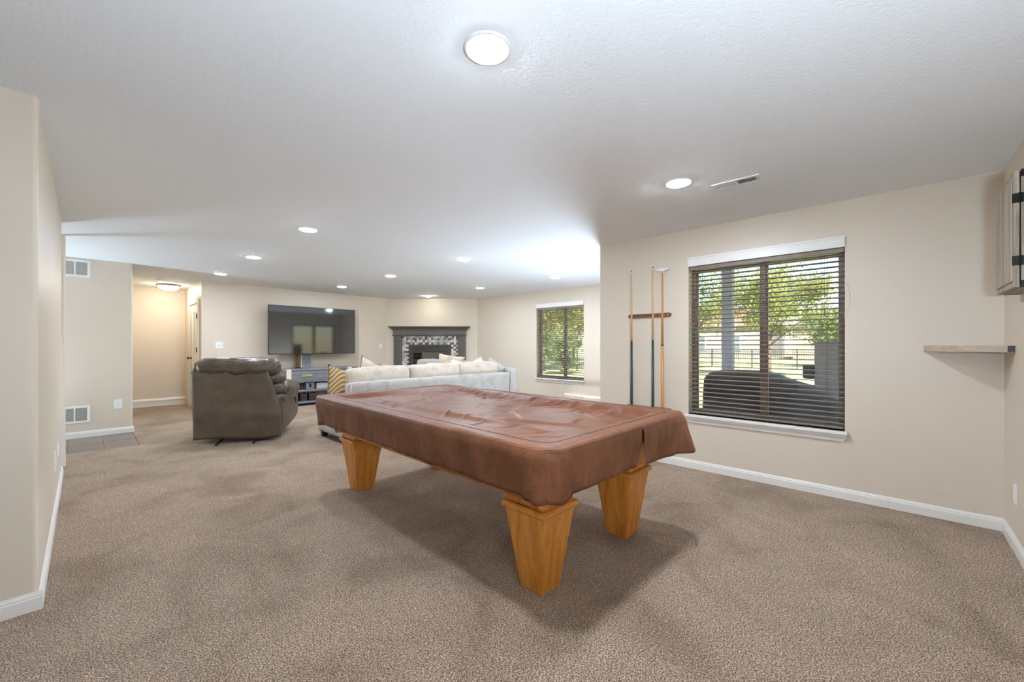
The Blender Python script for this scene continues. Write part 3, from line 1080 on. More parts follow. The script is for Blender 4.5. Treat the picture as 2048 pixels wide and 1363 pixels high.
for k in range(22):      # gathers against the far rail
    y = -1.2 + 2.4 * (k + random.uniform(0.1, 0.9)) / 22
    a = Vector((0.40 + random.uniform(-0.06, 0.05), y))
    b2 = Vector((0.62, y + random.uniform(-0.26, 0.02)))
    CREASES.append((a, b2, random.uniform(0.012, 0.026), random.uniform(0.010, 0.022)))
CREASES.append((Vector((-0.40, 0.9)), Vector((-0.28, -1.05)), 0.04, 0.026))
CREASES.append((Vector((-0.30, -0.2)), Vector((-0.02, -1.1)), 0.03, 0.018))
def top_z(x, y):
    e = min(HA - abs(x), HB - abs(y))
    z = 0.0
    if e < 0.03:
        z -= 0.010 * (1 - e / 0.03) ** 2
    s = max(0.0, min(1.0, (e - 0.115) / 0.10))
    s = s * s * (3 - 2 * s)
    z -= 0.045 * s
    p = Vector((x, y))
    w = max(0.0, min(1.0, (e - 0.06) / 0.08))
    w = w * (0.35 + 0.65 * s)
    for a, b2, wd, dp in CREASES:
        z += w * fold(p, a, b2, wd, dp)
    z += w * 0.006 * noise.noise(Vector((x * 3.1, y * 2.3, 4.2)))
    z += 0.0018 * noise.noise(Vector((x * 9, y * 9, 1.2)))
    return z
KX = 1.6
NX, NY = 134, 240
bm = NB()
g = {}
for i in range(NX + 1):
    for j in range(NY + 1):
        x, y = -HA + TW * i / NX, -HB + TL * j / NY
        ox, oy = abs(x) - (HA - CR), abs(y) - (HB - CR)
        if ox > 0 and oy > 0:
            l = math.hypot(ox, oy)
            k = max(ox, oy) / l
            x = math.copysign(HA - CR + ox * k, x)
            y = math.copysign(HB - CR + oy * k, y)
        g[(i, j)] = bm.verts.new((x, y, TH + top_z(x, y)))
for i in range(NX):
    for j in range(NY):
        bm.faces.new([g[(i, j)], g[(i + 1, j)], g[(i + 1, j + 1)], g[(i, j + 1)]])
per = [(i, 0) for i in range(NX)] + [(NX, j) for j in range(NY)] + [(NX - i, NY) for i in range(NX)] + [(0, NY - j) for j in range(NY)]
peri = [g[k].co.copy() for k in per]
# start the skirt at the slit on the near end
slit = 75
order = [(slit + k) % len(per) for k in range(len(per) + 1)]
DROP = 0.235
LV = 11
cols = []
npn = len(peri)
for n_i, idx in enumerate(order):
    p = peri[idx]
    c_i = n_i / KX
    c_n = (len(per) - n_i) / KX
    a, b2 = peri[(idx - 3) % npn], peri[(idx + 3) % npn]
    tdir = Vector((b2.x - a.x, b2.y - a.y, 0)).normalized()
    nrm = Vector((tdir.y, -tdir.x, 0))
    ox, oy = max(0, abs(p.x) - (HA - 0.22)), max(0, abs(p.y) - (HB - 0.22))
    corner = min(1.0, (ox / 0.22) * (oy / 0.22) * 1.6)
    near_end = p.y < -HB + 0.03
    right_flap = c_i < 80
    col = []
    for k in range(LV + 1):
        f = k / LV
        out = 0.012 * math.sin(min(1, f * 6) * PI / 2)
        out -= 0.040 * f ** 1.1                       # hangs in against the cabinet
        if right_flap:
            fl = min(1.0, c_i / 34.0) if c_i < 44 else (80 - c_i) / 36.0
            out += f * (0.03 * max(0, 1 - c_i / 12.0) + 0.012 + 0.085 * fl * fl)
        out += corner * 0.02 * f
        out += f * 0.016 * noise.noise(Vector((c_i * 0.13, f * 1.0, 7.7))) + 0.006 * min(1, f * 2) * noise.noise(Vector((c_i * 0.45, f * 2.0, 2.2)))
        out += 0.007 * f * abs(noise.noise(Vector((c_i * 0.24 + f * 2.2, f * 0.5, 5.1))))
        drop = DROP * (1 + 0.05 * corner) + 0.004 * noise.noise(Vector((c_i * 0.07, 3.3, 0)))
        z = p.z - drop * f
        shift = tdir * 0
        if c_i < 6:
            shift = tdir * (0.008 + 0.03 * f) * (1 - c_i / 6.0)
        if c_n < 6:
            shift = tdir * -0.016 * f * (1 - c_n / 6.0)
        q = Vector((p.x, p.y, z)) + nrm * out + shift
        if k == 0 and 0 < n_i < len(per):
            col.append(g[per[idx]])
        else:
            col.append(bm.verts.new(q if k else p))
    cols.append(col)
for a, b2 in zip(cols, cols[1:]):
    for k in range(LV):
        try:
            bm.faces.new([a[k], b2[k], b2[k + 1], a[k + 1]])
        except ValueError:
            pass
co = done('cover_sheet', bm, 'cover_leather', cv, True)
for f in co.data.polygons:
    f.use_smooth = True
so = co.modifiers.new('thick', 'SOLIDIFY')
so.thickness = 0.003
so.offset = 1.0
bm = NB()
tube(bm, [(p.x * 1.001, p.y * 1.001, p.z - 0.004) for p in peri[::2]], 0.0045, 6, True)
done('edge_piping', bm, 'cover_leather', cv, True)
def seam_loop(inset, r, zoff):
    bm = NB()
    pts = []
    for p in peri[::2]:
        x = math.copysign(max(0, abs(p.x) - inset), p.x)
        y = math.copysign(max(0, abs(p.y) - inset), p.y)
        pts.append((x, y, TH + top_z(x, y) + zoff))
    tube(bm, pts, r, 4, True)
    return bm
done('stitch_line', seam_loop(0.075, 0.0016, 0.0035), 'cover_seam', cv)
bm = NB()
pts = []
for p in peri[::2]:
    k = Vector((p.x, p.y, 0)).normalized()
    pts.append((p.x + k.x * 0.010, p.y + k.y * 0.010, p.z - 0.012))
tube(bm, pts, 0.0014, 4, True)
done('stitch_line', bm, 'cover_seam', cv)

# ------------------------------------------------------------------ cue rack and cues
rk = thing('cue_rack', 'wooden wall rack with a row of cue clips beside the window', 'cue rack', (XE, 1.99, 0), 0)
bm = NB()
pts = []
for k in range(9):
    a = -PI / 2 + PI * k / 8
    pts.append((0.228 + 0.022 * math.cos(a), 0.022 * math.sin(a)))
for k in range(9):
    a = PI / 2 + PI * k / 8
    pts.append((-0.228 + 0.022 * math.cos(a), 0.022 * math.sin(a)))
prism(bm, pts, 0, 0.018)
done('upper_bar', bm, 'rack_wood', rk, loc=(0, 0, 1.615), rot=(R(90), 0, R(-90)))
for i in range(8):
    y = -0.155 + 0.37 * i / 7.0
    bm = NB()
    arc = [(-0.018 - 0.014 + 0.012 * math.cos(a), 0.012 * math.sin(a), 0) for a in [R(-140 + 280 * k / 10) for k in range(11)]]
    tube(bm, arc, 0.003, 5)
    done('cue_clip', bm, 'black_metal', rk, loc=(0, y, 1.615))
for s in (-1, 1):
    bm = NB()
    lathe(bm, [(0.007, 0), (0.007, 0.003), (0.003, 0.004)], 10)
    done('screw', bm, 'brass', rk, loc=(-0.018, s * 0.215, 1.615), rot=(0, R(-90), 0))
done('lower_shelf', rbx(-0.055, 0.0, -0.25, 0.25, 0.575, 0.60, 0.006), 'rack_wood', rk)

def cue(y, wrap, label, top=2.14):
    t = thing('pool_cue', label, 'pool cue', (XE - 0.033, y, 0.603), 0)
    H = top - 0.603
    bm = NB()
    lathe(bm, [(0.0145, 0.0), (0.0150, 0.01), (0.0115, H * 0.475)], 14)
    done('butt', bm, wrap, t, True)
    bm = NB()
    lathe(bm, [(0.0114, H * 0.475), (0.0066, H - 0.035)], 14)
    done('shaft', bm, 'maple', t, True)
    bm = NB()
    lathe(bm, [(0.0066, H - 0.035), (0.0066, H - 0.012)], 12)
    done('ferrule', bm, 'cord_white', t, True)
    bm = NB()
    lathe(bm, [(0.0067, H - 0.012), (0.006, H - 0.003), (0.003, H)], 12)
    done('tip', bm, 'tip_dark', t, True)
cue(2.188, 'cue_wrap_dark', 'pool cue with near-black butt, the one farthest from the window')
cue(1.935, 'cue_wrap_green', 'pool cue with dark green butt in the middle of the rack', 2.15)
t = thing('bridge_stick', 'amber wooden bridge stick with a white head nearest the window', 'bridge stick', (XE - 0.033, 1.827, 0.603), 0)
H = 2.085 - 0.603
bm = NB()
lathe(bm, [(0.0155, 0.0), (0.016, 0.01), (0.0128, 0.672)], 14)
done('butt', bm, 'amber_wood', t, True)
bm = NB()
lathe(bm, [(0.0130, 0.672), (0.0130, 0.684)], 14)
done('joint_ring', bm, 'tip_dark', t, True)
bm = NB()
lathe(bm, [(0.0125, 0.684), (0.0085, H)], 14)
done('shaft', bm, 'amber_wood', t, True)
bm = NB()
hp = [(-0.011, -0.035), (0.011, -0.035), (0.011, -0.004), (0.05, 0.002), (0.075, 0.014), (0.070, 0.024), (0.052, 0.014), (0.036, 0.028), (0.020, 0.014), (0, 0.030), (-0.020, 0.014), (-0.036, 0.028), (-0.052, 0.014), (-0.070, 0.024), (-0.075, 0.014), (-0.05, 0.002), (-0.011, -0.004)]
prism(bm, hp, -0.006, 0.006)
done('bridge_head', bm, 'plate_white', t, loc=(0, 0, H + 0.012), rot=(R(90), 0, R(90)))

# ------------------------------------------------------------------ corner shelf and dartboard cabinet
bm = NB()
pts = [(XE, YS)]
for k in range(21):
    a = PI / 2 * k / 20
    pts.append((XE - 0.335 * math.sin(a) ** 0.9, YS + 0.39 * math.cos(a) ** 0.62))
prism(bm, pts, 1.238, 1.281)
cs = thing('corner_shelf', 'curved pale wood floating shelf in the corner', 'shelf')
done('board', bm, 'shelf_wood', cs)
one_box('end_cap', XE - 0.342, XE - 0.335, YS + 0.001, YS + 0.03, 1.241, 1.279, 'slot_dark', cs)

dc = thing('dartboard_cabinet', 'rustic grey wood dartboard cabinet with black iron hinges', 'dartboard cabinet', (3.61, YS, 1.59), 0)
DWc, DHc = 0.46, 0.615
w2 = DWc / 2
bm = NB()
bx(bm, -w2, w2, 0.0, 0.012, 0.0, DHc)
bx(bm, -w2, -w2 + 0.018, 0.012, 0.07, 0, DHc)
bx(bm, w2 - 0.018, w2, 0.012, 0.07, 0, DHc)
bx(bm, -w2 + 0.018, w2 - 0.018, 0.012, 0.07, 0, 0.018)
bx(bm, -w2 + 0.018, w2 - 0.018, 0.012, 0.07, DHc - 0.018, DHc)
done('body', bm, 'rustic_grey', dc)
for s in (-1, 1):
    d = done('door', rbx(min(0.002 * s, s * w2), max(0.002 * s, s * w2), 0.0745, 0.096, 0.0, DHc, 0.002, 1), 'rustic_grey', dc)
    for k in range(3):
        a = 0.012 + k * 0.072
        done('plank', rbx(min(s * a, s * (a + 0.07)), max(s * a, s * (a + 0.07)), 0.096, 0.103, 0.03, DHc - 0.03, 0.002, 1), 'rustic_grey', d)
    for z in (0.115, 0.445):
        bm = NB()
        bx(bm, s * w2 - 0.0025, s * w2 + 0.0025, 0.035, 0.096, z, z + 0.05)
        bx(bm, min(s * w2, s * (w2 - 0.05)), max(s * w2, s * (w2 - 0.05)), 0.096, 0.1, z, z + 0.05)
        tube(bm, [(s * (w2 + 0.003), 0.0735, z - 0.002), (s * (w2 + 0.003), 0.0735, z + 0.052)], 0.005, 8)
        done('hinge', bm, 'black_metal', dc)
    for z0 in (-0.003, DHc - 0.035):
        bm = NB()
        bx(bm, s * w2 - 0.003, s * w2 + 0.003, 0.002, 0.07, z0, z0 + 0.038)
        done('corner_bracket', bm, 'black_metal', dc)

# ------------------------------------------------------------------ television and media console
tv = thing('television', 'large black flat-screen television mounted on the console post', 'television', (3.475, 9.22, 1.095), 0)
done('bezel', rbx(-0.905, 0.905, -0.02, 0.03, 0.0, 1.015, 0.005, 2), 'tv_black', tv)
one_box('screen', -0.897, 0.897, -0.0215, -0.019, 0.012, 1.007, 'tv_screen', tv)
done('back_housing', rbx(-0.55, 0.55, 0.03, 0.075, 0.12, 0.8, 0.01, 2), 'tv_black', tv)
done('wall_bracket', rbx(-0.2, 0.2, 0.0755, 0.09, 0.25, 0.65, 0.004, 1), 'black_metal', tv)

mc = thing('media_console', 'grey wood media console with cream posts and a mounting panel', 'media console', (3.585, 9.08, 0), 0)
wl = 0.80
done('top', rbx(-wl, wl, 0.0, 0.40, 0.745, 0.785, 0.004, 1), 'console_grey', mc)
for x0 in (-0.722, 0.560):
    done('post_panel', rbx(x0, x0 + 0.095, -0.012, 0.395, 0.0, 0.7835, 0.003, 1), 'console_cream', mc)
    # the cream panel wraps over the top edge
for i, (a, b2) in enumerate(((-0.625, 0.035), (0.04, 0.558))):
    dr = done('drawer', rbx(a, b2, 0.004, 0.36, 0.53, 0.735, 0.003, 1), 'console_grey', mc)
    hx = (a + b2) / 2 - 0.02
    done('handle', rbx(hx - 0.105, hx + 0.105, -0.014, 0.003, 0.618, 0.658, 0.003, 1), 'brass', dr)
    one_box('handle_slot', hx - 0.06, hx - 0.045, -0.0150, -0.0135, 0.63, 0.646, 'slot_dark', dr)
done('rail', rbx(-0.625, 0.558, 0.0, 0.36, 0.495, 0.525, 0.003, 1), 'console_grey', mc)
done('shelf', rbx(-0.625, 0.558, 0.0, 0.38, 0.30, 0.335, 0.003, 1), 'console_grey', mc)
done('shelf', rbx(-0.625, 0.558, 0.0, 0.38, 0.05, 0.09, 0.003, 1), 'console_grey', mc)
for s, a, b2 in ((-1, -wl, -0.724), (1, 0.658, wl)):
    done('side_box', rbx(a, b2, 0.02, 0.38, 0.06, 0.744, 0.003, 1), 'console_grey', mc)
done('mount_panel', rbx(-0.32, -0.145, 0.27, 0.33, 0.786, 1.5, 0.003, 1), 'console_grey', mc)
done('mount_panel_edge', rbx(-0.345, -0.321, 0.28, 0.36, 0.786, 1.5, 0.002, 1), 'console_cream', mc)
done('mount_column', rbx(-0.43, -0.35, 0.30, 0.345, 0.80, 1.5, 0.004, 1), 'rack_wood', mc)
done('mount_foot', rbx(-0.46, -0.33, 0.24, 0.375, 0.786, 0.80, 0.003, 1), 'black_metal', mc)

sp = thing('speaker', 'small grey speaker with a black oval on the console shelf', 'speaker', (3.365, 9.24, 0.3365), 0)
done('body', rbx(-0.085, 0.085, -0.07, 0.07, 0.0, 0.145, 0.006), 'speaker_grey', sp)
bm = NB()
prism(bm, [(0.022 * math.cos(2 * PI * i / 20), 0.042 * math.sin(2 * PI * i / 20)) for i in range(20)], 0, 0.004)
done('driver', bm, 'tv_black', sp, loc=(0, -0.07, 0.075), rot=(R(90), 0, 0))
wb = thing('white_box', 'flat white box on the console shelf right of the speaker', 'box', (3.70, 9.26, 0.3365), 0)
done('carton', rbx(-0.20, 0.20, -0.09, 0.09, 0.0, 0.125, 0.004), 'box_white', wb)
one_box('lid_line', -0.201, 0.201, -0.091, 0.091, 0.088, 0.0915, 'speaker_grey', wb)
dg_ = thing('glass_decanter', 'dark bottle standing at the left of the console shelf', 'bottle', (3.20, 9.22, 0.3365), 0)
bm = NB()
lathe(bm, [(0.036, 0), (0.038, 0.01), (0.038, 0.08), (0.014, 0.105), (0.013, 0.125)], 16)
done('body', bm, 'bin_dark', dg_, True)
bm = NB()
lathe(bm, [(0.013, 0.1255), (0.015, 0.128), (0.015, 0.142), (0.006, 0.144)], 12)
done('stopper', bm, 'brass', dg_, True)
for i, (x, w_, l) in enumerate(((3.23, 0.13, 'left dark woven bin on the lowest console shelf'), (3.44, 0.2, 'right dark woven bin on the lowest console shelf'))):
    b_ = thing('storage_bin', l, 'bin', (x, 9.25, 0.0915), 0, 'bins on the lowest console shelf')
    bm = NB()
    h_ = 0.15
    bx(bm, -w_ / 2, w_ / 2, -0.09, 0.09, 0, 0.006)
    for q in ((-w_ / 2, w_ / 2, -0.09, -0.082), (-w_ / 2, w_ / 2, 0.082, 0.09), (-w_ / 2, -w_ / 2 + 0.008, -0.082, 0.082), (w_ / 2 - 0.008, w_ / 2, -0.082, 0.082)):
        bx(bm, q[0], q[1], q[2], q[3], 0.006, h_)
    done('shell', bm, 'bin_dark', b_)
    done('rim', rbx(-w_ / 2 - 0.003, w_ / 2 + 0.003, -0.094, -0.089, h_ - 0.02, h_, 0.001, 1), 'rack_wood', b_)

# ------------------------------------------------------------------ fireplace on the angled wall
FC = ((5.36 + 7.02) / 2 - 0.03, (YN + 7.86) / 2 + 0.03)
fp = thing('fireplace', 'charcoal painted fireplace surround with crown mantel and mosaic tiles', 'fireplace', (FC[0], FC[1], 0), R(-45))
# local x runs along the wall to the right, local -y points into the room
def crown(bm, half0, y0, levels):
    rings = []
    for out, z in levels:
        rings.append([bm.verts.new(p) for p in ((-half0 - out, 0.0, z), (-half0 - out, y0 - out, z), (half0 + out, y0 - out, z), (half0 + out, 0.0, z))])
    for a, b2 in zip(rings, rings[1:]):
        for i in range(4):
            bm.faces.new([a[i], a[(i + 1) % 4], b2[(i + 1) % 4], b2[i]])
    bm.faces.new(rings[0][::-1])
    bm.faces.new(rings[-1])
bm = NB()
crown(bm, 0.935, -0.10, [(0.0, 1.66), (0.012, 1.665), (0.02, 1.69), (0.05, 1.72), (0.085, 1.738), (0.092, 1.745), (0.10, 1.748), (0.10, 1.768)])
done('mantel_crown', bm, 'mantel_paint', fp)
done('frieze', rbx(-0.935, 0.935, -0.10, 0.0, 1.548, 1.659, 0.003, 1), 'mantel_paint', fp)
bm = NB()
crown(bm, 0.935, -0.10, [(0.0, 1.527), (0.012, 1.53), (0.016, 1.538), (0.010, 1.546), (0.0, 1.5475)])
done('frieze_bead', bm, 'mantel_paint', fp)
for s in (-1, 1):
    p_ = done('pilaster', rbx(min(s * 0.92, s * 0.725), max(s * 0.92, s * 0.725), -0.08, 0.0, 0.0, 1.526, 0.003, 1), 'mantel_paint', fp)
    for k in range(5):
        cx_ = s * (0.7525 + k * 0.035)
        bm = NB()
        prof = [(cx_ - 0.011, -0.0805), (cx_ - 0.007, -0.089), (cx_ + 0.007, -0.089), (cx_ + 0.011, -0.0805)]
        prism(bm, prof, 0.2, 1.47)
        done('reed', bm, 'mantel_paint', p_)
    done('plinth', rbx(min(s * 0.935, s * 0.71), max(s * 0.935, s * 0.71), -0.095, -0.0815, 0.0, 0.18, 0.003, 1), 'mantel_paint', p_)
# mosaic tiles
random.seed(5)
bm = NB()
tsz, gap = 0.0527, 0.003
def mosaic(u0, u1, z0, z1):
    nu, nz = round((u1 - u0) / tsz), round((z1 - z0) / tsz)
    du, dz = (u1 - u0) / nu, (z1 - z0) / nz
    for i in range(nu):
        for j in range(nz):
            a, b_ = u0 + i * du, z0 + j * dz
            r_ = random.random()
            mi = 2 if (i % 3 == 2 and j % 2 == 0) or r_ < 0.08 else (0 if r_ < 0.60 else 1)
            bx(bm, a + gap / 2, a + du - gap / 2, -0.014 - 0.001 * random.random(), -0.004, b_ + gap / 2, b_ + dz - gap / 2, mi)
            if mi == 2:
                bx(bm, a + du * 0.36, a + du * 0.64, -0.0165, -0.0135, b_ + dz * 0.36, b_ + dz * 0.64, 0)
            elif mi == 0 and random.random() < 0.35:
                bx(bm, a + du * 0.33, a + du * 0.67, -0.0165, -0.0135, b_ + dz * 0.33, b_ + dz * 0.67, 1)
mosaic(-0.722, 0.722, 1.30, 1.526)
mosaic(-0.722, -0.545, 0.15, 1.30)
mosaic(0.545, 0.722, 0.15, 1.30)
ms = done('mosaic_tiles', bm, ['tile_white', 'tile_grey', 'tile_dark'], fp)
ms['kind'] = 'stuff'
one_box('tile_backing', -0.722, 0.722, -0.004, -0.0005, 0.15, 1.526, 'grout', fp)
# firebox
bm = NB()
bx(bm, -0.545, -0.465, -0.035, -0.0045, 0.15, 1.298)
bx(bm, 0.465, 0.545, -0.035, -0.0045, 0.15, 1.298)
bx(bm, -0.465, 0.465, -0.035, -0.0045, 1.262, 1.298)
bx(bm, -0.465, 0.465, -0.035, -0.0045, 0.15, 0.30)
done('firebox_frame', bm, 'firebox_black', fp)
for k in range(4):
    done('louver', rbx(-0.463, 0.463, -0.05 + 0.002 * k, -0.03, 1.128 + k * 0.034, 1.152 + k * 0.034, 0.004, 1), 'firebox_black', fp)
bm = NB()
bx(bm, -0.463, 0.463, -0.012, -0.006, 0.30, 1.125)
done('firebox_back', bm, 'firebox_brick', fp)
bm = NB()
for q in ((-0.463, -0.43), (0.43, 0.463)):
    bx(bm, q[0], q[1], -0.03, -0.013, 0.30, 1.125)
bx(bm, -0.43, 0.43, -0.03, -0.013, 1.10, 1.125)
done('glass_frame', bm, 'firebox_black', fp)
one_box('glass', -0.43, 0.43, -0.028, -0.0265, 0.30, 1.10, 'fire_glass', fp)

# ------------------------------------------------------------------ sectional sofa
sf = thing('sectional_sofa', 'light grey fabric sectional sofa seen from behind', 'sofa', (2.28, 4.95, 0), 0)
LXs = 3.12           # length of the back along x
def soft_part(name, sx, sy, sz, r, puff, mat, parent, loc, rot=(0, 0, 0), n=12, wr=0.0, wscale=6, seed=0.0, tuck=None):
    return done(name, soft(sx, sy, sz, r, puff, n, wr, wscale, seed, tuck), mat, parent, True, loc, rot)
# back frame (slightly raked), arms, base
def rake(q, p):
    q.y -= 0.05 * max(0.0, (q.z + 0.36)) / 0.72 * 0.5
    return q
soft_part('back_frame', 2.93, 0.16, 0.71, 0.045, (0, 0.012, 0), 'sofa_fabric', sf, (1.46, 0.09, 0.455), n=16, wr=0.004, wscale=3, tuck=rake)
soft_part('side_return', 0.16, 0.86, 0.30, 0.03, (0.006, 0, 0), 'sofa_fabric', sf, (0.075, 0.55, 0.23), n=12, wr=0.003)
soft_part('arm', 0.20, 1.0, 0.78, 0.03, (0.008, 0.008, 0), 'sofa_fabric', sf, (3.03, 0.50, 0.485), n=12, wr=0.003, tuck=lambda q, p: Vector((q.x, q.y, q.z - 0.05 * max(0, -p[0]) * max(0, p[2]))))
done('base', rbx(0.02, 3.10, 0.03, 0.98, 0.09, 0.26, 0.02), 'sofa_fabric', sf)
for k, x in enumerate((0.5, 1.44, 2.40)):
    soft_part('seat_cushion', 0.92, 0.80, 0.19, 0.06, (0, 0, 0.025), 'cushion_fabric', sf, (x, 0.58, 0.37), seed=k * 3.1, wr=0.004)
for k, (x, w_, z, rz) in enumerate(((0.575, 0.93, 0.735, 0), (1.52, 0.94, 0.745, R(1)), (2.43, 0.88, 0.745, R(-1)))):
    soft_part('back_cushion', w_, 0.22, 0.47, 0.07, (0.01, 0.035, 0.02), 'cushion_fabric', sf, (x, 0.315, z), (R(-8), 0, rz), n=16, seed=k * 2.7 + 1, wr=0.012, wscale=7)
for x, y in ((0.07, 0.06), (0.07, 0.92), (3.05, 0.06), (3.05, 0.92)):
    bm = NB()
    prism(bm, [(-0.04, -0.04), (0.04, -0.04), (0.04, 0.04), (-0.04, 0.04)], 0, 0.085)
    for v in bm.verts:
        if v.co.z < 0.01:
            v.co.x *= 0.8
            v.co.y *= 0.8
    done('foot', bm, 'sofa_foot', sf, loc=(x, y, 0))
# welts on the back corners
for x in (0.012, 2.922, 3.128):
    bm = NB()
    tube(bm, [(x, -0.002, 0.14), (x, -0.008, 0.5), (x, -0.012 if x > 3 else -0.03, 0.79 if x < 3 else 0.86)], 0.006, 6)
    done('welt', bm, 'cushion_fabric', sf, True)
# the leg of the sectional that runs toward the fireplace
soft_part('wing_back', 0.16, 1.75, 0.70, 0.05, (0.01, 0, 0), 'sofa_fabric', sf, (3.03, 1.90, 0.44), n=14, wr=0.004)
done('wing_base', rbx(2.15, 3.10, 1.0, 2.75, 0.09, 0.26, 0.02), 'sofa_fabric', sf)
for k, y in enumerate((1.42, 2.30)):
    soft_part('seat_cushion', 0.80, 0.86, 0.19, 0.06, (0, 0, 0.025), 'cushion_fabric', sf, (2.55, y, 0.37), seed=k * 4.1, wr=0.004)
    soft_part('back_cushion', 0.22, 0.86, 0.46, 0.07, (0.035, 0, 0.02), 'sofa_fabric', sf, (2.86, y, 0.74), (0, R(6), 0), seed=k * 2.2 + 9, wr=0.012, n=14)

def pillow(name, label, w, h, t, mat, loc, rot, rim=None, seed=0.0):
    o = thing(name, label, 'pillow', loc, 0, 'throw pillows on the sectional')
    o.rotation_euler = rot
    done('cushion', throw_pillow_bm(w, h, t, seed=seed), mat, o, True)
    bm = NB()
    tube(bm, pillow_rim(w, h), 0.005, 5, True)
    done('piping', bm, rim or mat, o, True)
    return o
pillow('throw_pillow', 'tan fern-patterned pillow with dark piping at the sofa end', 0.46, 0.46, 0.17, 'pillow_fern', (2.33, 5.28, 0.76), (R(-18), R(18), R(18)), 'piping_dark', 1.0)
pillow('throw_pillow', 'beige pillow with dark piping behind the fern-patterned pillow', 0.48, 0.46, 0.16, 'pillow_beige', (2.92, 5.60, 0.83), (R(-25), R(30), R(4)), 'piping_dark', 2.0)
pillow('throw_pillow', 'olive brown pillow showing just above the left back cushion', 0.48, 0.44, 0.15, 'pillow_grey', (3.32, 5.62, 0.78), (R(-20), R(4), R(-6)), None, 3.0)
pillow('throw_pillow', 'plain beige pillow standing up before the fireplace glass', 0.50, 0.48, 0.17, 'pillow_beige', (4.86, 6.22, 0.86), (R(-14), R(8), R(-38)), None, 4.0)
pillow('throw_pillow', 'pale cream pillow with pointed corners behind the right cushion', 0.46, 0.42, 0.17, 'pillow_pale', (4.62, 5.58, 0.80), (R(-20), R(12), R(-20)), None, 5.0)
pillow('throw_pillow', 'white pillow leaning on the wing of the sectional', 0.46, 0.44, 0.17, 'pillow_pale', (4.88, 5.50, 0.79), (R(-20), R(-24), R(-20)), None, 6.0)
pillow('throw_pillow', 'round-looking grey pillow beside the sofa arm', 0.40, 0.40, 0.2, 'pillow_grey', (5.10, 5.30, 0.81), (R(-10), R(28), R(-72)), None, 7.0)

# ------------------------------------------------------------------ recliner
RT = R(-31)
rc = thing('recliner', 'dark brown leather recliner armchair turned toward the television', 'recliner', (1.385, 6.25, 0), RT)
# local +y is where the sitter faces, x to the sitter's right; origin on the floor at the back centre
def back_tuck(q, p):
    return q
bm = NB()
n1, n2 = 26, 26
gg = {}
for s in (0, 1):
    for i in range(n1 + 1):
        for j in range(n2 + 1):
            u, v = i / n1, j / n2
            sv = max(0.0, min(1.0, (v - 0.28) / 0.72))
            x = -0.5 + 0.015 * v + u * (1.0 - 0.015 * v - 0.125 * sv * sv * (3 - 2 * sv) ** 0.5)
            z = 0.055 + 0.895 * v + (0.012 * math.sin(u * 7) + 0.016 * (0.5 - u)) * (1 - v)
            y = -0.10 * v + 0.02 * math.sin(PI * u)
            wv = 0.018 * noise.noise(Vector((u * 3.0, v * 5.0, 1.3))) * (1.2 - v) + 0.030 * noise.noise(Vector((u * 1.6, v * 9.0, 8.1))) * max(0, 0.62 - v)
            wv -= 0.012 * (abs(2 * u - 1)) ** 6
            gg[(s, i, j)] = bm.verts.new((x, y - wv + s * 0.05, z))
    for i in range(n1):
        for j in range(n2):
            bm.faces.new([gg[(s, i, j)], gg[(s, i + 1, j)], gg[(s, i + 1, j + 1)], gg[(s, i, j + 1)]])
bd = [(i, 0) for i in range(n1)] + [(n1, j) for j in range(n2)] + [(n1 - i, n2) for i in range(n1)] + [(0, n2 - j) for j in range(n2)]
for a, b2 in zip(bd, bd[1:] + bd[:1]):
    bm.faces.new([gg[(0,) + a], gg[(0,) + b2], gg[(1,) + b2], gg[(1,) + a]])
done('back_panel', bm, 'recliner_back_leather', rc, True)
# puffy tufted back: a stack of horizontal rolls and a head roll that folds over the top
soft_part('head_roll', 0.94, 0.30, 0.24, 0.10, (0.02, 0.02, 0.015), 'recliner_leather', rc, (0, 0.06, 0.985), (R(-4), 0, 0), n=22, wr=0.022, wscale=10, seed=3)
for k, (z, y) in enumerate(((0.83, 0.145), (0.69, 0.175), (0.55, 0.20))):
    soft_part('back_roll', 0.97, 0.31, 0.185, 0.085, (0.03, 0.03, 0.01), 'recliner_leather', rc, (0.012, y, z), (R(-6), 0, 0), n=14, wr=0.010, wscale=10, seed=k * 5.0)
soft_part('seat', 0.58, 0.62, 0.20, 0.07, (0, 0.02, 0.03), 'recliner_leather', rc, (0, 0.56, 0.40), n=12, wr=0.006)
soft_part('footrest', 0.60, 0.10, 0.34, 0.045, (0, 0.02, 0), 'recliner_leather', rc, (0, 0.90, 0.27), n=12, wr=0.005)
soft_part('under_frame', 0.70, 0.70, 0.22, 0.02, (0, 0, 0), 'recliner_leather', rc, (0, 0.46, 0.21), n=6)
def side_tuck(q, p):
    f = (p[1] + 1) / 2
    q.z += 0.13 * max(0.0, -p[2]) * f ** 2.2
    q.z -= 0.02 * f * max(0, p[2])
    return q
for s in (-1, 1):
    soft_part('side_panel', 0.15, 1.0, 0.52, 0.045, (0.03, 0.02, 0), 'recliner_leather', rc, (s * 0.42, 0.545, 0.345), n=14, wr=0.006, wscale=7, seed=s * 3.0, tuck=side_tuck)
    soft_part('arm_pad', 0.25, 0.80, 0.19, 0.09, (0.015, 0.03, 0.04), 'recliner_leather', rc, (s * 0.41, 0.62, 0.645), (R(-4), 0, 0), n=16, wr=0.010, wscale=11, seed=s * 7.0)
bm = NB()
tube(bm, [(0.505, 0.66, 0.50), (0.535, 0.67, 0.50), (0.537, 0.68, 0.46), (0.537, 0.70, 0.42)], 0.008, 8)
done('lever', bm, 'black_metal', rc, True)
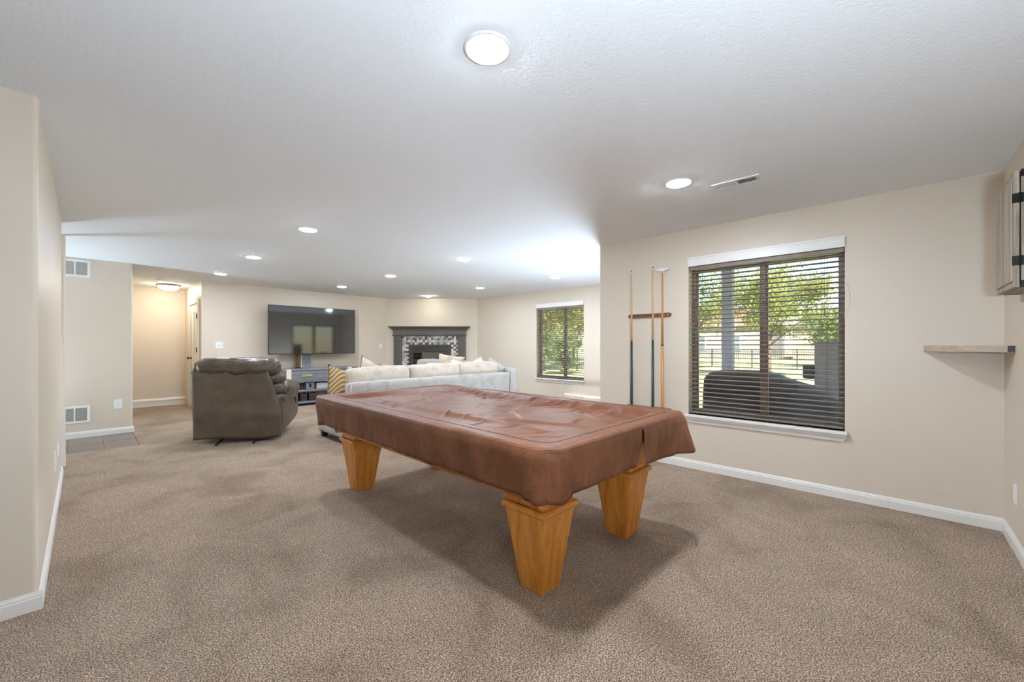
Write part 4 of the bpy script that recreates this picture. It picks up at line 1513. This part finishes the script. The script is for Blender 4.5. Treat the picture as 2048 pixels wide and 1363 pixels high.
for s in (-1, 1):
    bm = NB()
    tube(bm, [(s * 0.21, -0.10, 0.012), (s * 0.21, 0.05, 0.03), (s * 0.21, 0.30, 0.075), (s * 0.21, 0.6, 0.03), (s * 0.21, 0.75, 0.012)], 0.012, 8)
    done('runner', bm, 'black_metal', rc, True)
bm = NB()
bx(bm, -0.25, 0.25, 0.2, 0.24, 0.06, 0.11)
bx(bm, -0.25, 0.25, 0.55, 0.59, 0.05, 0.11)
done('mechanism', bm, 'black_metal', rc)

# ------------------------------------------------------------------ bench by the far window wall
bn = thing('wooden_bench', 'low pale wooden bench near the patio door', 'bench', (5.93, 3.55, 0), 0)
done('top', rbx(-0.15, 0.15, -0.64, 0.64, 0.405, 0.445, 0.006), 'pale_wood', bn)
for y in (-0.46, 0.46):
    bm = NB()
    for z_, hw in ((0.0, 0.10), (0.404, 0.115)):
        pass
    prism(bm, [(-0.115, -0.035), (0.115, -0.035), (0.115, 0.035), (-0.115, 0.035)], 0, 0.404)
    for v in bm.verts:
        if v.co.z < 0.01:
            v.co.x *= 0.8
            v.co.y *= 0.55
    done('leg', bm, 'pale_wood', bn, loc=(0, y, 0))
done('stretcher', rbx(-0.02, 0.02, -0.43, 0.43, 0.18, 0.23, 0.004, 1), 'pale_wood', bn)

# ------------------------------------------------------------------ outdoors
GZ = -0.15
bm = NB()
bx(bm, XF + T + 0.0, 140, -70, 120, GZ - 0.3, GZ)
bx(bm, XE + T, XF + T, -70, YC - T, GZ - 0.3, GZ)
struct(done('ground_lawn', bm, 'lawn_grass'), 'sunlit green lawn beyond the windows', 'lawn')
struct(one_box('patio_slab', XE + T, 7.35, -3.0, YC - T, GZ, GZ + 0.08, 'concrete'), 'concrete patio slab outside the wide window', 'patio')
PZ = GZ + 0.08
def post(x, y, h, w, label):
    t = thing('patio_post', label, 'post', (x, y, PZ))
    done('shaft', rbx(-w / 2, w / 2, -w / 2, w / 2, 0.0, h, 0.006, 1), 'post_grey', t)
    done('base_trim', rbx(-w / 2 - 0.02, w / 2 + 0.02, -w / 2 - 0.02, -w / 2 - 0.001, 0.0, 0.14, 0.004, 1), 'post_grey', t)
post(7.0, 1.90, 2.54 - PZ, 0.15, 'dark grey patio post outside the left half of the wide window')
pr_ = thing('patio_roof', 'grey soffit and beam of the patio roof outside the window', 'patio roof', (5.9, 0, 2.54))
done('beam', rbx(0.98, 1.22, -3.0, 2.05, 0.001, 0.22, 0.004, 1), 'soffit_grey', pr_)
done('soffit', rbx(-1.36, 1.45, -3.0, 2.15, 0.221, 0.26, 0.004, 1), 'soffit_grey', pr_)
done('fascia', rbx(1.451, 1.48, -3.0, 2.15, 0.16, 0.34, 0.004, 1), 'post_grey', pr_)
pil = thing('patio_pillar', 'grey half-height pillar on the patio near the right window edge', 'pillar', (6.05, 0.545, PZ))
done('shaft', rbx(-0.13, 0.13, -0.13, 0.13, 0, 1.38, 0.008, 1), 'post_grey', pil)
done('cap', rbx(-0.138, 0.138, -0.138, 0.138, 1.381, 1.40, 0.006, 1), 'post_grey', pil)
done('side_box', rbx(-0.10, 0.10, 0.131, 0.25, 0.95, 1.12, 0.02, 2), 'grill_cover', pil)
gc = thing('covered_grill', 'large patio grill under a dark blue-grey cover outside the window', 'covered grill', (5.45, 1.02, PZ))
def grill_tuck(q, p):
    f = (p[1] + 1) / 2          # 1 at the left (far y) end
    top = max(0.0, p[2])
    h = 0.0
    if f < 0.55:
        h -= 0.24 * (0.55 - f) / 0.55
    q.z += h * top
    q.x *= 1 - 0.12 * top
    return q
soft_part('cover', 0.62, 1.36, 1.02, 0.11, (0.01, 0.02, 0.03), 'grill_cover', gc, (0, 0, 0.52), n=18, wr=0.012, wscale=4, tuck=grill_tuck)
bm = NB()
tube(bm, [(-0.318, 0.62, 0.22), (-0.322, 0.0, 0.21), (-0.318, -0.62, 0.22)], 0.006, 6)
done('tie_strap', bm, 'cord_brown', gc, True)

def fence(p0, p1, label, post_gap=2.4, picket_gap=0.11, h=1.12):
    p0, p1 = Vector(p0), Vector(p1)
    L = (p1 - p0).length
    t = thing('iron_fence', label, 'fence', (p0.x, p0.y, GZ), math.atan2(p1.y - p0.y, p1.x - p0.x))
    npst = int(L / post_gap) + 1
    pm = None
    for i in range(npst):
        if pm is None:
            pm = one_box('post', -0.03, 0.03, -0.03, 0.03, 0, h + 0.06, 'fence_black', t)
        else:
            share('post', pm.data, t, (i * post_gap, 0, 0))
    for z in (0.14, h - 0.12):
        one_box('rail', 0, L, -0.012, 0.012, z, z + 0.03, 'fence_black', t)
    bm = NB()
    for i in range(int(L / picket_gap)):
        x = i * picket_gap + 0.05
        bx(bm, x - 0.008, x + 0.008, -0.008, 0.008, 0.06, h)
    pk = done('pickets', bm, 'fence_black', t)
    pk['kind'] = 'stuff'
fence((29.5, -3), (29.5, 17), 'black iron picket fence across the lawn beyond the patio')
fence((13, 17.5), (23, 10.0), 'black iron picket fence seen through the far window', 1.9, 0.11, 1.2)

def house(x, y, rz, w, d, h, rh, wallm, roofm, label, wins):
    t = thing('house', label, 'house', (x, y, GZ), rz)
    one_box('walls', -w / 2, w / 2, 0, d, 0, h, wallm, t)
    bm = NB()
    o = 0.5
    a = [bm.verts.new(p) for p in ((-w / 2 - o, -o, h + 0.001), (w / 2 + o, -o, h + 0.001), (w / 2 + o, d + o, h + 0.001), (-w / 2 - o, d + o, h + 0.001), (-w / 2 + d * 0.35, d / 2, h + rh), (w / 2 - d * 0.35, d / 2, h + rh))]
    for f in ((0, 1, 5, 4), (1, 2, 5), (2, 3, 4, 5), (3, 0, 4), (3, 2, 1, 0)):
        bm.faces.new([a[i] for i in f])
    done('roof', bm, roofm, t)
    for wx, wz, ww, wh in wins:
        bm = NB()
        k = 0.12
        bx(bm, wx - ww / 2 - k, wx + ww / 2 + k, -0.08, -0.005, wz - k, wz)
        bx(bm, wx - ww / 2 - k, wx + ww / 2 + k, -0.08, -0.005, wz + wh, wz + wh + k)
        bx(bm, wx - ww / 2 - k, wx - ww / 2, -0.08, -0.005, wz, wz + wh)
        bx(bm, wx + ww / 2, wx + ww / 2 + k, -0.08, -0.005, wz, wz + wh)
        bx(bm, wx - ww / 2, wx + ww / 2, -0.07, -0.005, wz + wh / 2 - 0.04, wz + wh / 2 + 0.04)
        wo = done('window', bm, 'trim_white', t)
        one_box('pane', wx - ww / 2, wx + ww / 2, -0.05, -0.006, wz, wz + wh, 'house_glass', wo)
# facade faces -x (towards the room)
house(52, 16.5, R(-90), 13, 9, 3.6, 2.4, 'house_grey', 'roof_red', 'grey house with a reddish roof left of the big tree', [(-3.5, 1.0, 0.9, 1.5), (-0.6, 1.0, 0.9, 1.5), (3.2, 1.0, 0.9, 1.5)])
house(50, 1.0, R(-90), 13, 9, 3.3, 2.2, 'house_tan', 'roof_grey', 'tan house with a grey roof right of the big tree', [(-3.4, 1.0, 0.9, 1.5), (-0.4, 1.0, 0.9, 1.5), (3.4, 1.0, 0.9, 1.5)])

def tree(x, y, label, th, crown_c, crown_r, nl, leaf, mats, seed, lean=0.0, nbr=9):
    random.seed(seed)
    t = thing('tree', label, 'tree', (x, y, GZ), 0, 'trees beyond the windows')
    bm = NB()
    tube(bm, [(0, 0, -0.1), (lean * 0.3, 0, th * 0.5), (lean, 0, th)], [0.11, 0.085, 0.06], 8)
    done('trunk', bm, 'bark', t, True)
    ends = []
    for k in range(nbr):
        a = 2 * PI * k / nbr + random.uniform(-0.3, 0.3)
        rr_ = random.uniform(0.5, 0.95)
        e = Vector((crown_c[0] + crown_r[0] * rr_ * math.cos(a), crown_c[1] + crown_r[1] * rr_ * math.sin(a), crown_c[2] + crown_r[2] * random.uniform(-0.25, 0.75)))
        s = Vector((lean * 0.8, 0, th * random.uniform(0.7, 1.0)))
        mid = s.lerp(e, 0.5) + Vector((0, 0, random.uniform(0.0, 0.3)))
        bm = NB()
        tube(bm, [s, mid, e], [0.04, 0.025, 0.008], 5)
        done('branch', bm, 'bark', t, True)
        ends.append((s, mid, e))
    vs_, fs_, mi_ = [], [], []
    clumps = []
    for k in range(46):
        if k % 2:
            s, mid, e = random.choice(ends)
            c0 = mid.lerp(e, random.random())
        else:
            while True:
                d = Vector((random.uniform(-1, 1), random.uniform(-1, 1), random.uniform(-1, 1)))
                if 0.3 < d.length < 1:
                    break
            c0 = Vector((crown_c[0] + d.x * crown_r[0] * 0.9, crown_c[1] + d.y * crown_r[1] * 0.9, crown_c[2] + d.z * crown_r[2] * 0.9))
        clumps.append((c0, random.uniform(0.16, 0.34) * crown_r[0]))
    for k in range(nl):
        c0, cr = random.choice(clumps)
        p = c0 + Vector((random.gauss(0, 1), random.gauss(0, 1), random.gauss(0, 0.8))) * cr * 0.55
        u = Vector((random.gauss(0, 1), random.gauss(0, 1), random.gauss(0, 1))).normalized()
        w = u.cross(Vector((random.gauss(0, 1), random.gauss(0, 1), random.gauss(0, 1)))).normalized()
        s = leaf * random.uniform(0.6, 1.3)
        b0 = len(vs_)
        vs_ += [p - u * s, p + w * s * 0.5, p + u * s, p - w * s * 0.5]
        fs_.append((b0, b0 + 1, b0 + 2, b0 + 3))
        mi_.append(random.randrange(len(mats)))
    me = bpy.data.meshes.new('foliage')
    me.from_pydata([tuple(v) for v in vs_], [], fs_)
    for mm in mats:
        me.materials.append(M[mm])
    me.polygons.foreach_set('material_index', mi_)
    fo = bpy.data.objects.new('foliage', me)
    link(fo, t)
    fo['kind'] = 'stuff'
tree(20.9, 4.0, 'broad yellow-green tree in the middle of the wide window view', 1.9, (0, 0, 3.5), (2.4, 2.3, 2.2), 20000, 0.062, ['leaf_green', 'leaf_yellow', 'leaf_green'], 3)
tree(25.0, 8.6, 'sparse green tree at the left of the wide window view', 2.2, (0, 0, 3.7), (2.0, 1.9, 2.1), 6000, 0.07, ['leaf_green', 'leaf_dark'], 4)
tree(33.0, 2.4, 'distant tree at the right of the wide window view', 1.6, (0, 0, 2.7), (2.4, 2.4, 1.5), 7000, 0.10, ['leaf_green', 'leaf_dark'], 6)
tree(18.0, 14.5, 'leafy yellow-green tree at the left of the far window view', 1.6, (0, 0, 4.0), (2.3, 2.3, 3.6), 7500, 0.12, ['leaf_bright', 'leaf_yellow', 'leaf_green'], 8)
tree(22.9, 15.8, 'leafy green tree at the right of the far window view', 1.6, (0, 0, 4.2), (2.5, 2.5, 3.9), 7500, 0.12, ['leaf_bright', 'leaf_yellow', 'leaf_green'], 9)
tree(30.0, 22.8, 'dark green tree behind the others in the far window view', 2.0, (0, 0, 4.6), (4.6, 4.6, 5.2), 7000, 0.16, ['leaf_yellow', 'leaf_green'], 10)
tree(16.2, 11.9, 'low round bush before the fence in the far window view', 0.6, (0, 0, 1.25), (1.1, 1.0, 1.0), 5000, 0.08, ['leaf_dark', 'leaf_green'], 11, nbr=6)
